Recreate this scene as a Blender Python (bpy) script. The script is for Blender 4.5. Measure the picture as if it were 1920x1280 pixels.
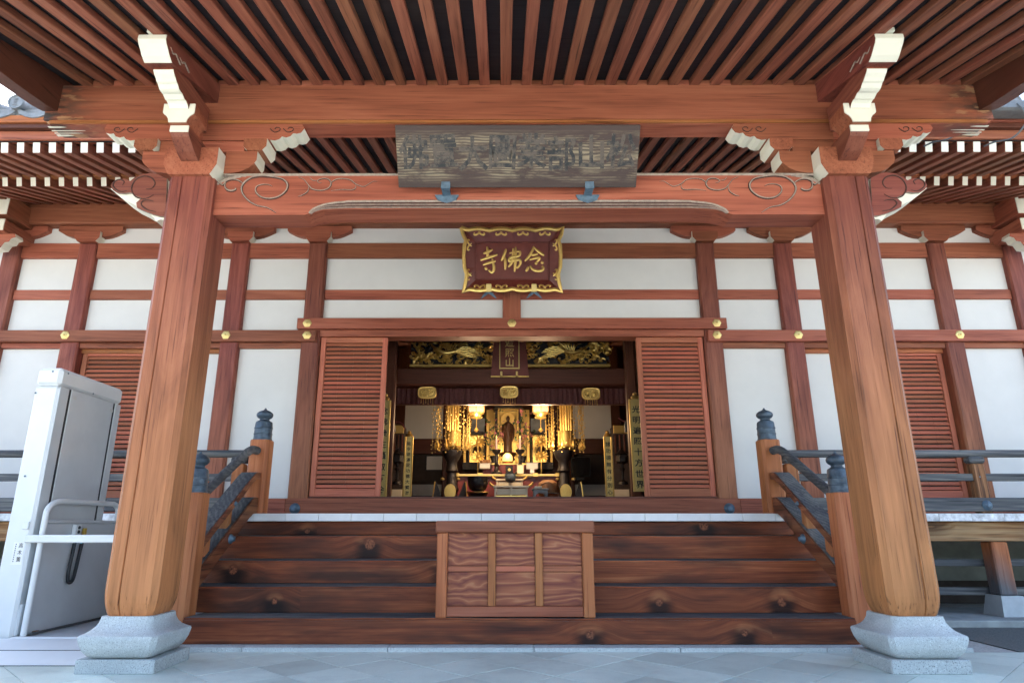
import bpy, bmesh, math, random
from mathutils import Vector, Matrix, Euler
random.seed(7)
R = math.radians
scene = bpy.context.scene
for o in list(bpy.data.objects): bpy.data.objects.remove(o)

# ------------------------------------------------------------------ camera, sky, sun, exposure
FPX, PPX, PITCH, YAW, CAM = 1215.0, 941.0, R(16.0), R(-0.1), Vector((-.125, 0, .9))
cam = bpy.data.cameras.new('camera'); camo = bpy.data.objects.new('camera', cam)
scene.collection.objects.link(camo); scene.camera = camo
cam.sensor_width = 36; cam.lens = FPX/1920*36; cam.shift_x = (960-PPX)/1920
cam.clip_start = .05; cam.clip_end = 2000
camo.location = CAM; camo.rotation_euler = (R(90)+PITCH, 0, -YAW)

world = bpy.data.worlds.new('World'); scene.world = world; world.use_nodes = True
wn = world.node_tree; wn.nodes.clear()
SUN_EL, SUN_AZ = R(56), R(-24)          # sun stands behind the hall, a little to the left
sky = wn.nodes.new('ShaderNodeTexSky'); sky.sky_type = 'NISHITA'; sky.sun_disc = False
sky.sun_elevation = SUN_EL; sky.sun_rotation = SUN_AZ
sky.air_density = 1.0; sky.dust_density = 2.5; sky.ozone_density = 1.0
bg = wn.nodes.new('ShaderNodeBackground'); bg.inputs[1].default_value = .15
wo = wn.nodes.new('ShaderNodeOutputWorld')
wn.links.new(sky.outputs[0], bg.inputs[0]); wn.links.new(bg.outputs[0], wo.inputs[0])
sl = bpy.data.lights.new('sun', 'SUN'); sl.energy = 5.0; sl.angle = R(.6); sl.color = (1, .94, .86)
so = bpy.data.objects.new('sun', sl); scene.collection.objects.link(so)
sd = Vector((math.sin(SUN_AZ)*math.cos(SUN_EL), math.cos(SUN_AZ)*math.cos(SUN_EL), math.sin(SUN_EL)))
so.rotation_euler = (-sd).to_track_quat('-Z', 'Y').to_euler(); so.location = (0, 0, 30)

vs = scene.view_settings
vs.view_transform = 'Standard'; vs.look = 'None'; vs.gamma = 1; vs.use_curve_mapping = False
vs.exposure = 2.3
scene.render.engine = 'CYCLES'
cy = scene.cycles
cy.use_denoising = True; cy.max_bounces = 6; cy.diffuse_bounces = 4; cy.glossy_bounces = 3
cy.transparent_max_bounces = 6; cy.sample_clamp_indirect = 8
cy.use_adaptive_sampling = True; cy.adaptive_threshold = .03; cy.adaptive_min_samples = 20

# pixel of the 1920 x 1280 photograph -> point on a plane Y=, Z= or X=
_f = Vector((math.sin(YAW)*math.cos(PITCH), math.cos(YAW)*math.cos(PITCH), math.sin(PITCH)))
_r = Vector((math.cos(YAW), -math.sin(YAW), 0)); _u = _r.cross(_f)
def U(px, py, Y=None, Z=None, X=None):
    d = (px-PPX)/FPX*_r - (py-640)/FPX*_u + _f
    if Y is not None: t = (Y-CAM.y)/d.y
    elif Z is not None: t = (Z-CAM.z)/d.z
    else: t = (X-CAM.x)/d.x
    return CAM + d*t

# ------------------------------------------------------------------ materials
MATS = {}
class N:
    def __init__(s, name):
        s.m = bpy.data.materials.new(name); s.m.use_nodes = True; s.t = s.m.node_tree; s.t.nodes.clear()
        s.o = s('OutputMaterial'); s.b = s('BsdfPrincipled'); s.l(s.b.outputs[0], s.o.inputs[0])
    def __call__(s, kind, **k):
        n = s.t.nodes.new('ShaderNode'+kind)
        for a, v in k.items():
            if a.startswith('i_'):
                key = a[2:]
                n.inputs[int(key) if key.isdigit() else key].default_value = v
            else: setattr(n, a, v)
        return n
    def l(s, a, b): s.t.links.new(a, b); return b
    def ramp(s, src, stops):
        n = s('ValToRGB'); e = n.color_ramp.elements
        while len(e) < len(stops): e.new(.5)
        for x, (p, c) in zip(e, stops):
            x.position = p; x.color = (c[0], c[1], c[2], 1) if hasattr(c, '__len__') else (c, c, c, 1)
        s.l(src, n.inputs[0]); return n.outputs[0]
    def math(s, op, a, b=None, clamp=False):
        n = s('Math', operation=op); n.use_clamp = clamp
        for i, v in enumerate((a, b)):
            if v is None: continue
            if isinstance(v, (int, float)): n.inputs[i].default_value = v
            else: s.l(v, n.inputs[i])
        return n.outputs[0]
    def mix(s, f, a, b, blend='MIX'):
        n = s('Mix', data_type='RGBA', blend_type=blend)
        for i, v in ((0, f), (6, a), (7, b)):
            if isinstance(v, (int, float)): n.inputs[i].default_value = v
            elif isinstance(v, tuple): n.inputs[i].default_value = (v[0], v[1], v[2], 1)
            else: s.l(v, n.inputs[i])
        return n.outputs[2]
    def noise(s, vec, scale, detail=3, rough=.55, dist=0):
        n = s('TexNoise', i_Scale=scale, i_Detail=detail, i_Roughness=rough, i_Distortion=dist)
        if vec is not None: s.l(vec, n.inputs['Vector'])
        return n.outputs[0]
    def obj(s, seed=True):
        tc = s('TexCoord').outputs['Object']
        if not seed: return tc
        oi = s('ObjectInfo').outputs['Random']
        c = s('CombineXYZ')
        for i, k in enumerate((37, 61, 83)): s.l(s.math('MULTIPLY', oi, k), c.inputs[i])
        a = s('VectorMath', operation='ADD'); s.l(tc, a.inputs[0]); s.l(c.outputs[0], a.inputs[1])
        s.rnd = oi
        return a.outputs[0]
    def scale(s, vec, sc):
        n = s('VectorMath', operation='MULTIPLY'); s.l(vec, n.inputs[0]); n.inputs[1].default_value = sc
        return n.outputs[0]
    def bump(s, h, strength, dist):
        n = s('Bump'); n.inputs['Strength'].default_value = strength; n.inputs['Distance'].default_value = dist
        s.l(h, n.inputs['Height']); s.l(n.outputs[0], s.b.inputs['Normal'])
    def col(s, c): s.l(c, s.b.inputs['Base Color'])
    def pr(s, **k):
        for a, v in k.items(): s.b.inputs[a.replace('_', ' ')].default_value = v

def ax(axis, along, across=1.0):
    return tuple(along if i == 'xyz'.index(axis) else across for i in range(3))

WOODS = {  # dark, mid, light, ring scale, knots, roughness, contrast, ring weight
    'wood':   ((.145, .038, .020), (.290, .089, .047), (.405, .146, .080), 9, .25, .50, 1.1, .07),
    'post':   ((.095, .025, .017), (.195, .056, .036), (.300, .105, .065), 9, .35, .50, 1.2, .07),
    'rafter': ((.105, .034, .020), (.250, .084, .047), (.380, .145, .080), 9, .45, .55, 1.2, .07),
    'slat':   ((.240, .068, .038), (.410, .130, .070), (.520, .195, .105), 14, .1, .55, 1.0, .07),
    'orange': ((.205, .062, .021), (.370, .124, .044), (.490, .200, .080), 8, .35, .50, 1.2, .08),
    'step':   ((.030, .012, .008), (.190, .052, .025), (.370, .140, .064), 5, 1.0, .50, 1.35, .13),
    'grey':   ((.030, .033, .036), (.092, .095, .100), (.240, .230, .208), 12, .5, .70, 1.2, .10),
    'board':  ((.011, .009, .011), (.019, .016, .019), (.028, .023, .026), 9, .0, .70, .7, .05),  # near black: shade between the rafters is put into this colour
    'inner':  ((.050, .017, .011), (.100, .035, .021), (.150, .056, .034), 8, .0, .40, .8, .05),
    'panel':  ((.120, .030, .022), (.240, .070, .038), (.430, .185, .090), 7, .0, .50, 1.6, .40),
    'burnt':  ((.060, .028, .016), (.330, .150, .060), (.500, .300, .150), 8, .8, .60, 1.6, .13),
}
def wood(kind, axis, foot_tone=None, mould=None):
    key = (kind, axis, foot_tone, mould)
    if key in MATS: return MATS[key]
    D, Md, L, rs, kn, ro, con, rw = WOODS[kind]
    n = N('%s_grain_%s' % (kind, axis)); v = n.obj()
    vk = n.scale(v, (.42, .10, 1.15) if kind == 'step' else ax(axis, .42))
    vd = v; st = n.noise(n.scale(v, ax(axis, .35)), 1.7, 3, .6)
    if kn:
        vo = n('TexVoronoi', feature='F1', i_Scale=2.6); sep = n('SeparateColor'); dist = vo.outputs['Distance']
        if kind == 'step':        # a row of knots along the beam
            vo.voronoi_dimensions = '1D'; vo.inputs['Scale'].default_value = 1.25
            xyz = n('SeparateXYZ'); n.l(n.obj(False), xyz.inputs[0]); k_ = 'xyz'.index(axis)
            w = n.math('ADD', xyz.outputs[k_], n.math('MULTIPLY', n.rnd, 57.)); n.l(w, vo.inputs['W'])
            n.l(vo.outputs['Color'], sep.inputs[0])
            dx = n.math('SUBTRACT', n.math('DIVIDE', vo.outputs['W'], 1.25), w) if False else n.math('DIVIDE', vo.outputs['Distance'], 1.25)
            dz = n.math('SUBTRACT', xyz.outputs[2], n.math('MULTIPLY', n.math('SUBTRACT', sep.outputs[1], .55), .13))
            dist = n.math('MULTIPLY', n.math('SQRT', n.math('ADD', n.math('MULTIPLY', dx, n.math('MULTIPLY', dx, .55)), n.math('MULTIPLY', dz, dz))), 2.6)
        else: n.l(vk, vo.inputs['Vector']); n.l(vo.outputs['Color'], sep.inputs[0])
        on = n.math('GREATER_THAN', sep.outputs[0], 1-.62*kn)
        wob = n.math('ADD', dist, n.math('MULTIPLY', n.math('SUBTRACT', st, .5), .42))
        big = kn > .5
        halo = n.math('MULTIPLY', n.ramp(wob, ((.02, 1.), (.34 if big else .2, 0.))), on)
        core = n.math('MULTIPLY', n.ramp(wob, ((.07 if big else .03, 1.), (.11 if big else .07, 0.))), on)
        # the grain flows round the knots
        cb = n('CombineXYZ'); off = n.math('MULTIPLY', halo, .07 if big else .04)
        for i in range(3):
            if i != 'xyz'.index(axis): n.l(off, cb.inputs[i])
        ad = n('VectorMath', operation='ADD'); n.l(v, ad.inputs[0]); n.l(cb.outputs[0], ad.inputs[1]); vd = ad.outputs[0]
    va = n.scale(vd, ax(axis, .17 if foot_tone else .10)); vb = n.scale(v, ax(axis, .022))
    A = n.noise(va, 4.5, 4, .6, 1.1 if foot_tone else .5)
    wv = n('TexWave', wave_type='BANDS', bands_direction='DIAGONAL', i_Scale=rs, i_Distortion=9.0, i_Detail=2.0)
    wv.inputs['Detail Scale'].default_value = .7; n.l(n.scale(vd, ax(axis, .05)), wv.inputs['Vector'])
    F = n.noise(vb, 75, 2, .7)
    h = n.math('ADD', n.math('MULTIPLY', A, .74), n.math('MULTIPLY', wv.outputs[0], rw))
    h = n.math('ADD', h, n.math('MULTIPLY', F, .30))
    h = n.math('ADD', n.math('MULTIPLY', n.math('SUBTRACT', h, .55), 1.3*con), .5, True)
    c = n.ramp(h, ((.12, D), (.5, Md), (.88, L)))
    if kn:
        dk = tuple(x*.35 for x in D) if big else D
        c = n.mix(n.math('MULTIPLY', halo, n.ramp(st, ((.34, .25), (.6, 1.))) if big else .3), c, dk)
        c = n.mix(n.math('MULTIPLY', core, n.ramp(F, ((.4, .25), (.6, .95))) if big else .8), c, tuple(x*1.05 for x in Md) if big else tuple(x*.7 for x in Md))
    # large uneven staining and a tone of its own for each piece
    c = n.mix(n.ramp(st, ((.42, 0.), (.72, .45 if con > 1.2 else .22))), c, tuple(x*.55 for x in D) if con > 1.2 else D)
    if foot_tone:
        z0, z1, bc = foot_tone
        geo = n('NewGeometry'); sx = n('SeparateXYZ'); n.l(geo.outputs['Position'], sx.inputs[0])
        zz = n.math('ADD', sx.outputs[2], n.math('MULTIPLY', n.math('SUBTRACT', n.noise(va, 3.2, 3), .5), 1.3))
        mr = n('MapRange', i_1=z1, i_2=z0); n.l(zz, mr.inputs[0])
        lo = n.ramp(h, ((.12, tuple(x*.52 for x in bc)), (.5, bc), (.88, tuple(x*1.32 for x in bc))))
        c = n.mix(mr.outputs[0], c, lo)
    if mould:
        mx = n('SeparateXYZ'); n.l(n('NewGeometry').outputs['Position'], mx.inputs[0])
        e = n('MapRange', i_1=mould[0], i_2=mould[1]); n.l(n.math('ABSOLUTE', mx.outputs[0]), e.inputs[0])
        m_ = n.math('MULTIPLY', e.outputs[0], n.ramp(n.noise(n.scale(v, (1.2, 3, 5)), 2.2, 4, .65), ((.42, 0.), (.58, 1.))))
        c = n.mix(m_, c, (.045, .036, .030)); c = n.mix(n.math('MULTIPLY', e.outputs[0], n.ramp(n.noise(n.scale(v, (2, 3, 6)), 3.1, 3), ((.56, 0.), (.62, .8)))), c, (.42, .24, .12))
    c = n.mix(n.ramp(F, ((.27, .75), (.40, 0.))), c, tuple(x*.45 for x in D))
    hs = n('HueSaturation')
    n.l(n.math('ADD', n.math('MULTIPLY', n.rnd, .30), .85), hs.inputs['Value'])
    n.l(n.math('ADD', n.math('MULTIPLY', n.rnd, -.012), .506), hs.inputs['Hue'])
    n.l(c, hs.inputs['Color']); n.col(hs.outputs[0])
    n.l(n.ramp(h, ((0, ro+.12), (1, ro-.08))), n.b.inputs['Roughness'])
    n.pr(Specular_IOR_Level=.25)
    n.bump(F, .35, .003 if con > 1.2 else .0015)
    MATS[key] = n.m; return n.m

def step_mat(axis='x'):
    """dark red-brown planks; grain rises over a row of knots with blackened sides"""
    if ('stepmat', axis) in MATS: return MATS[('stepmat', axis)]
    n = N('knotted_step_'+axis); v = n.obj(); o = n.obj(False); ka = 'xyz'.index(axis)
    xyz = n('SeparateXYZ'); n.l(o, xyz.inputs[0])
    w = n.math('ADD', xyz.outputs[ka], n.math('MULTIPLY', n.rnd, 57.))
    vo = n('TexVoronoi', feature='F1', voronoi_dimensions='1D', i_Scale=1.15); n.l(w, vo.inputs['W'])
    sep = n('SeparateColor'); n.l(vo.outputs['Color'], sep.inputs[0])
    on = n.math('GREATER_THAN', sep.outputs[0], .36)
    dx = n.math('DIVIDE', vo.outputs['Distance'], 1.15)
    dz = n.math('SUBTRACT', xyz.outputs[2], n.math('MULTIPLY', n.math('SUBTRACT', sep.outputs[1], .62), .10))
    st = n.noise(n.scale(v, ax(axis, .4)), 3.2, 4, .65)
    wobs = n.math('MULTIPLY', n.math('SUBTRACT', st, .5), .16)
    near = n('MapRange', interpolation_type='SMOOTHSTEP', i_1=.34, i_2=.0); n.l(n.math('ADD', dx, wobs), near.inputs[0])
    rise = n.math('MULTIPLY', n.math('MULTIPLY', near.outputs[0], on), -.085)
    cb = n('CombineXYZ'); n.l(rise, cb.inputs[2])
    ad = n('VectorMath', operation='ADD'); n.l(v, ad.inputs[0]); n.l(cb.outputs[0], ad.inputs[1])
    vd = n.scale(ad.outputs[0], ax(axis, .07))
    A = n.noise(vd, 9, 5, .68, .5); B = n.noise(n.scale(ad.outputs[0], ax(axis, .02)), 60, 2, .7)
    h = n.math('ADD', n.math('MULTIPLY', A, .75), n.math('MULTIPLY', B, .30))
    h = n.math('ADD', n.math('MULTIPLY', n.math('SUBTRACT', h, .53), 2.0), .5, True)
    c = n.ramp(h, ((.10, (.050, .016, .010)), (.38, (.150, .040, .018)), (.62, (.235, .066, .026)), (.92, (.42, .160, .066))))
    # broad dark weathering along the plank
    c = n.mix(n.ramp(n.noise(n.scale(v, ax(axis, .22)), 4.6, 3, .6), ((.46, 0.), (.70, .85))), c, (.034, .017, .013))
    d = n.math('SQRT', n.math('ADD', n.math('MULTIPLY', dx, dx), n.math('MULTIPLY', dz, dz)))
    d = n.math('MULTIPLY', n.math('ADD', d, n.math('MULTIPLY', wobs, .30)), n.math('ADD', n.math('MULTIPLY', sep.outputs[2], .8), .62))
    soot = n('MapRange', interpolation_type='SMOOTHSTEP', i_1=.17, i_2=.04); n.l(n.math('ADD', dx, wobs), soot.inputs[0])
    low = n('MapRange', interpolation_type='SMOOTHSTEP', i_1=.05, i_2=-.02); n.l(dz, low.inputs[0])
    c = n.mix(n.math('MULTIPLY', n.math('MULTIPLY', soot.outputs[0], low.outputs[0]), n.math('MULTIPLY', on, .9)), c, (.010, .007, .007))
    core = n.math('MULTIPLY', n.ramp(d, ((.022, 1.), (.036, 0.))), on)
    ring = n.ramp(n.noise(v, 70, 2), ((.35, (.060, .020, .011)), (.65, (.30, .105, .050))))
    c = n.mix(n.math('MULTIPLY', core, .9), c, ring)
    lip = n.math('MULTIPLY', n.math('MULTIPLY', n.math('MULTIPLY', n.ramp(d, ((.030, 0.), (.050, .6), (.062, .6), (.12, 0.))), n.ramp(st, ((.40, .1), (.60, 1.)))), on), n.ramp(dz, ((.0, 0.), (.03, 1.))))
    c = n.mix(lip, c, (.46, .20, .085))
    hs = n('HueSaturation'); n.l(n.math('ADD', n.math('MULTIPLY', n.rnd, .3), .85), hs.inputs['Value']); n.l(c, hs.inputs['Color']); n.col(hs.outputs[0])
    n.pr(Roughness=.55, Specular_IOR_Level=.18); n.bump(B, .4, .003)
    MATS[('stepmat', axis)] = n.m; return n.m
def panel_mat():
    """boldly figured boards: dark purple summer wood and tan spring wood in flowing flames"""
    if 'panelmat' in MATS: return MATS['panelmat']
    n = N('figured_panel'); g = n('NewGeometry').outputs['Position']
    big = n.noise(n.scale(g, (.75, 1, 2.4)), 1.5, 3, .55, .6)
    xyz = n('SeparateXYZ'); n.l(g, xyz.inputs[0])
    f = n.math('ADD', n.math('MULTIPLY', xyz.outputs[2], 34), n.math('MULTIPLY', big, 15))
    tri = n.math('PINGPONG', f, 1.0)
    fine = n.noise(n.scale(g, (.03, 1, 1)), 95, 2, .7)
    t = n.math('ADD', n.math('MULTIPLY', tri, .75), n.math('MULTIPLY', fine, .35))
    c = n.ramp(t, ((.15, (.150, .038, .026)), (.45, (.225, .066, .034)), (.75, (.290, .096, .046)), (1., (.41, .170, .080))))
    n.col(c); n.pr(Roughness=.5, Specular_IOR_Level=.25); n.bump(fine, .4, .002); MATS['panelmat'] = n.m; return n.m

def simple(key, col, rough=.5, metal=0., nz=0., scale=6., bumpd=0., seed=True, var=.0, spec=.5, emit=None, es=0.):
    if key in MATS: return MATS[key]
    n = N(key); v = n.obj(seed)
    c = n.mix(n.ramp(n.noise(v, scale, 3, .62), ((.3, 0.), (.7, 1.))), tuple(x*(1-nz) for x in col), tuple(min(1, x*(1+nz*.6)) for x in col))
    if var:
        hs = n('HueSaturation'); n.l(n.math('ADD', n.math('MULTIPLY', n.rnd, 2*var), 1-var), hs.inputs['Value'])
        n.l(c, hs.inputs['Color']); c = hs.outputs[0]
    n.col(c); n.pr(Roughness=rough, Metallic=metal, Specular_IOR_Level=spec)
    if nz: n.l(n.ramp(n.noise(v, scale*2.3, 3), ((.3, max(0, rough-.1)), (.7, min(1, rough+.12)))), n.b.inputs['Roughness'])
    if bumpd: n.bump(n.noise(v, scale*5, 4), .5, bumpd)
    if emit: n.pr(Emission_Color=(*emit, 1), Emission_Strength=es)
    MATS[key] = n.m; return n.m

def granite(key, base, dark, sc=160):
    if key in MATS: return MATS[key]
    n = N(key); v = n.obj()
    sp = n.noise(v, sc, 2, .8); big = n.noise(v, 5, 4, .6)
    c = n.mix(n.ramp(sp, ((.33, 1.), (.47, 0.))), base, dark)
    c = n.mix(n.ramp(n.noise(v, sc*.6, 1), ((.62, 0.), (.7, .6))), c, tuple(min(1, x*1.4) for x in base))
    c = n.mix(n.ramp(big, ((.35, .35), (.65, 0.))), c, tuple(x*.62 for x in base))
    n.col(c); n.pr(Roughness=.75, Specular_IOR_Level=.3); n.bump(sp, .35, .002); MATS[key] = n.m; return n.m

def paving_mat():
    n = N('paving_stone'); v = n.obj()
    g = n('NewGeometry').outputs['Position']
    big = n.noise(g, 1.1, 5, .62, .6); mid = n.noise(g, 7, 4, .65); fine = n.noise(v, 190, 2)
    c = n.ramp(n.math('ADD', n.math('MULTIPLY', big, .7), n.math('MULTIPLY', mid, .3)),
               ((.3, (.45, .51, .46)), (.5, (.60, .675, .605)), (.7, (.68, .75, .67))))
    c = n.mix(n.ramp(fine, ((.35, .25), (.5, 0.))), c, (.32, .35, .33))
    hs = n('HueSaturation'); n.l(n.math('ADD', n.math('MULTIPLY', n.rnd, .26), .87), hs.inputs['Value']); n.l(c, hs.inputs['Color'])
    n.col(hs.outputs[0]); n.l(n.ramp(big, ((.3, .42), (.7, .72))), n.b.inputs['Roughness']); n.pr(Specular_IOR_Level=.35)
    n.bump(n.math('ADD', fine, mid), .25, .0015); return n.m

def ground_mat(key, lo, hi, sc, bd):
    n = N(key); v = n('NewGeometry').outputs['Position']
    c = n.mix(n.noise(v, .35, 5, .6), lo, hi)
    c = n.mix(n.ramp(n.noise(v, sc, 3, .7), ((.35, .6), (.6, 0.))), c, tuple(x*.5 for x in lo))
    n.col(c); n.pr(Roughness=.9, Specular_IOR_Level=.2); n.bump(n.noise(v, sc, 3, .7), .6, bd); return n.m

def sign_mat():
    n = N('worn_sign_board'); v = n.obj(False)
    va = n.scale(v, (.22, 1, 1))
    wv = n('TexWave', wave_type='RINGS', rings_direction='X', i_Scale=17, i_Distortion=7.0, i_Detail=2.0)
    wv.inputs['Detail Scale'].default_value = .8; n.l(va, wv.inputs['Vector'])
    worn = n.noise(n.scale(v, (.55, 1, 1.9)), 5.5, 5, .68, .4)
    edge = n('SeparateXYZ'); n.l(v, edge.inputs[0])
    mid = n.math('SUBTRACT', 1, n.math('MULTIPLY', n.math('ABSOLUTE', edge.outputs[2]), 4.6), True)
    w = n.math('MULTIPLY', n.ramp(worn, ((.42, 0.), (.58, 1.))), n.ramp(mid, ((.05, 0.), (.4, 1.))))
    light = n.mix(n.math('MULTIPLY', wv.outputs[0], .75), (.075, .058, .046), (.300, .240, .155))
    c = n.mix(w, n.mix(n.noise(va, 6, 4), (.036, .025, .022), (.080, .052, .044)), light)
    n.col(c); n.pr(Roughness=.75, Specular_IOR_Level=.3); n.bump(n.math('ADD', wv.outputs[0], worn), .4, .003); return n.m

def ink_mat():
    n = N('worn_ink'); v = n.obj()
    w = n.ramp(n.noise(v, 3.2, 5, .75), ((.44, 0.), (.58, 1.)))
    n.col(n.mix(w, (.085, .066, .052), (.014, .016, .017))); n.pr(Roughness=.7); return n.m

def gold_mat(key, col, rough, sc=40, bd=.002):
    n = N(key); v = n.obj()
    a = n.noise(v, sc, 4, .6)
    n.col(n.mix(a, tuple(x*.62 for x in col), col)); n.pr(Metallic=.85, Roughness=rough)
    n.bump(a, .5, bd); return n.m

M = {
 'plaster': simple('white_plaster', (.68, .675, .64), .9, nz=.04, scale=2.2, bumpd=.0006),
 'cream': simple('cream_paint', (.70, .68, .56), .6, nz=.05, scale=5, bumpd=.0008),
 'edge': simple('white_edge_plate', (.74, .74, .73), .45, nz=.06, scale=9, var=.05),
 'edgeworn': simple('worn_white_edge', (.66, .67, .68), .55, nz=.45, scale=14, var=.06),
 'gold': gold_mat('gilt', (.92, .64, .20), .36),
 'golddull': gold_mat('old_gilt', (.62, .42, .13), .42, 60, .003),
 'brass': gold_mat('brass', (.88, .68, .27), .42, 90, .001),
 'bronze': simple('bronze_patina', (.075, .105, .135), .5, .35, nz=.4, scale=18, bumpd=.0008),
 'iron': simple('blue_grey_metal', (.110, .165, .215), .5, .3, nz=.35, scale=20, bumpd=.0006),
 'granite': granite('granite_speckled', (.52, .55, .54), (.20, .215, .22)),
 'granite2': granite('granite_rough', (.45, .48, .47), (.15, .165, .17), 110),
 'concrete': simple('concrete', (.30, .32, .31), .85, nz=.25, scale=5, bumpd=.002),
 'footing': simple('painted_footing', (.42, .45, .46), .75, nz=.12, scale=8, bumpd=.001),
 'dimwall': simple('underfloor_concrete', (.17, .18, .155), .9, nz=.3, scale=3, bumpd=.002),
 'lift': simple('lift_white_paint', (.68, .695, .69), .38, nz=.05, scale=3, seed=False),
 'liftgrey': simple('lift_grey_paint', (.54, .565, .575), .42, nz=.07, scale=3, seed=False),
 'rubber': simple('black_rubber', (.015, .017, .02), .55, nz=.2, scale=20),
 'tile': simple('roof_tile', (.20, .215, .225), .5, nz=.3, scale=12, bumpd=.001),
 'gutter': simple('gutter_metal', (.16, .165, .165), .45, .5, nz=.2, scale=9),
 'lacquer': simple('black_lacquer', (.012, .010, .011), .35, nz=.2, scale=30, bumpd=.01, spec=.35),
 'redlac': simple('red_lacquer', (.17, .022, .018), .45, nz=.25, scale=7),
 'plaquered': simple('plaque_red', (.150, .030, .020), .42, nz=.22, scale=5),
 'cloth': simple('net_curtain', (.100, .030, .028), .8, nz=.35, scale=30, bumpd=.002),
 'statue': simple('dark_carved_wood', (.060, .026, .013), .45, nz=.35, scale=25, bumpd=.002),
 'ivory': simple('ivory_paper', (.72, .64, .47), .7, nz=.08, scale=6),
 'paper': simple('grey_paper', (.52, .52, .50), .7, nz=.06, scale=6),
 'pale': simple('pale_lacquer_table', (.62, .52, .36), .4, nz=.15, scale=12),
 'greywood': simple('grey_painted_wood', (.20, .215, .22), .6, nz=.15, scale=10),
 'leaf': simple('flower_leaf', (.05, .085, .03), .6, nz=.3, scale=20, var=.3),
 'petal': simple('flower_petal', (.30, .10, .11), .6, nz=.3, scale=20, var=.3),
 'drum': simple('wooden_gong', (.210, .100, .042), .5, nz=.3, scale=9, bumpd=.002),
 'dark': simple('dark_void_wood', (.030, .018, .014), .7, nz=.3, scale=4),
 'screen': simple('black_screen', (.006, .007, .009), .12),
 'candle': simple('candle_wax', (.62, .38, .33), .5),
 'yellow': simple('yellow_label', (.50, .33, .05), .5),
 'cyan': simple('cyan_label', (.05, .35, .55), .5),
 'inkblack': simple('ink', (.012, .012, .014), .6),
 'lampglow': simple('lantern_paper', (.50, .28, .18), .7, nz=.5, scale=55, emit=(1., .50, .33), es=.12),
 'lampdome': simple('lamp_glass', (.9, .6, .2), .5, nz=.4, scale=60, emit=(1., .58, .18), es=.3),
 'worn': simple('worn_groove', (.30, .235, .185), .7, nz=.3, scale=30),
 'worn2': simple('worn_groove_dark', (.20, .135, .105), .7, nz=.3, scale=30),
 'groove': simple('dark_groove', (.060, .022, .013), .8, nz=.3, scale=30),
}
M['pave'] = paving_mat(); M['sign'] = sign_mat(); M['ink'] = ink_mat()
M['soil'] = ground_mat('dark_gravel', (.12, .13, .125), (.18, .19, .18), 60, .008)
M['court'] = ground_mat('courtyard_gravel', (.44, .43, .40), (.56, .545, .51), 45, .006)
PILLAR_TONE = (.5, 3.3, (.420, .172, .062))  # lower pillar tone: faded wood with some of the light put into the colour

# ------------------------------------------------------------------ building helpers
COL = scene.collection; MW = {}; CACHE = {}
def setup(o, parent, mat):
    if parent is not None:
        o.parent = parent; o.matrix_parent_inverse = MW[parent].inverted()
    o.matrix_basis = mat; MW[o] = mat.copy(); COL.objects.link(o); return o
def tag(o, label, cat=None, group=None, kind=None):
    if label: o['label'] = label
    if cat: o['category'] = cat
    if group: o['group'] = group
    if kind: o['kind'] = kind
    return o
def thing(name, label, cat, loc=(0, 0, 0), group=None):
    o = bpy.data.objects.new(name, None); o.empty_display_size = .1
    setup(o, None, Matrix.Translation(Vector(loc))); return tag(o, label, cat, group)
def place(name, me, parent, loc=(0, 0, 0), rot=None, scale=None):
    m = Matrix.Translation(Vector(loc))
    if rot is not None: m = m @ (rot if isinstance(rot, Matrix) else Euler(rot).to_matrix().to_4x4())
    if scale is not None: m = m @ Matrix.Diagonal((*scale, 1))
    return setup(bpy.data.objects.new(name, me), parent, m)
def finish(bm, mats, smooth=False):
    me = bpy.data.meshes.new('shape'); bmesh.ops.recalc_face_normals(bm, faces=bm.faces)
    if smooth:
        for f in bm.faces: f.smooth = True
    bm.to_mesh(me); bm.free()
    for m in (mats if isinstance(mats, (list, tuple)) else [mats]): me.materials.append(m)
    if smooth: me.set_sharp_from_angle(angle=R(40))
    return me
def resolve(mat, dims):
    if isinstance(mat, str) and mat in WOODS: return wood(mat, 'xyz'[max(range(3), key=lambda i: dims[i])])
    if isinstance(mat, str): return M[mat]
    return mat
def boxmesh(sx, sy, sz, mat, b=.006, ends=None):
    key = ('b', round(sx, 4), round(sy, 4), round(sz, 4), mat.name, b, ends.name if ends else '')
    if key in CACHE: return CACHE[key]
    bm = bmesh.new(); bmesh.ops.create_cube(bm, size=1)
    bmesh.ops.scale(bm, vec=(sx, sy, sz), verts=bm.verts)
    b = min(b, .3*min(sx, sy, sz))
    if b > 0: bmesh.ops.bevel(bm, geom=list(bm.edges), offset=b, segments=1, affect='EDGES')
    if ends:
        k = max(range(3), key=lambda i: (sx, sy, sz)[i])
        bm.normal_update()
        for f in bm.faces:
            if abs(f.normal[k]) > .9: f.material_index = 1
    CACHE[key] = me = finish(bm, [mat, ends] if ends else mat); return me
def box(name, parent, x0, x1, y0, y1, z0, z1, mat='wood', b=.006, ends=None):
    d = (abs(x1-x0), abs(y1-y0), abs(z1-z0))
    return place(name, boxmesh(*d, resolve(mat, d), b, M[ends] if ends else None), parent, ((x0+x1)/2, (y0+y1)/2, (z0+z1)/2))
def obox(name, parent, c, d, rot, mat='wood', b=.006, ends=None):
    return place(name, boxmesh(*d, resolve(mat, d), b, M[ends] if ends else None), parent, c, rot)
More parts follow.
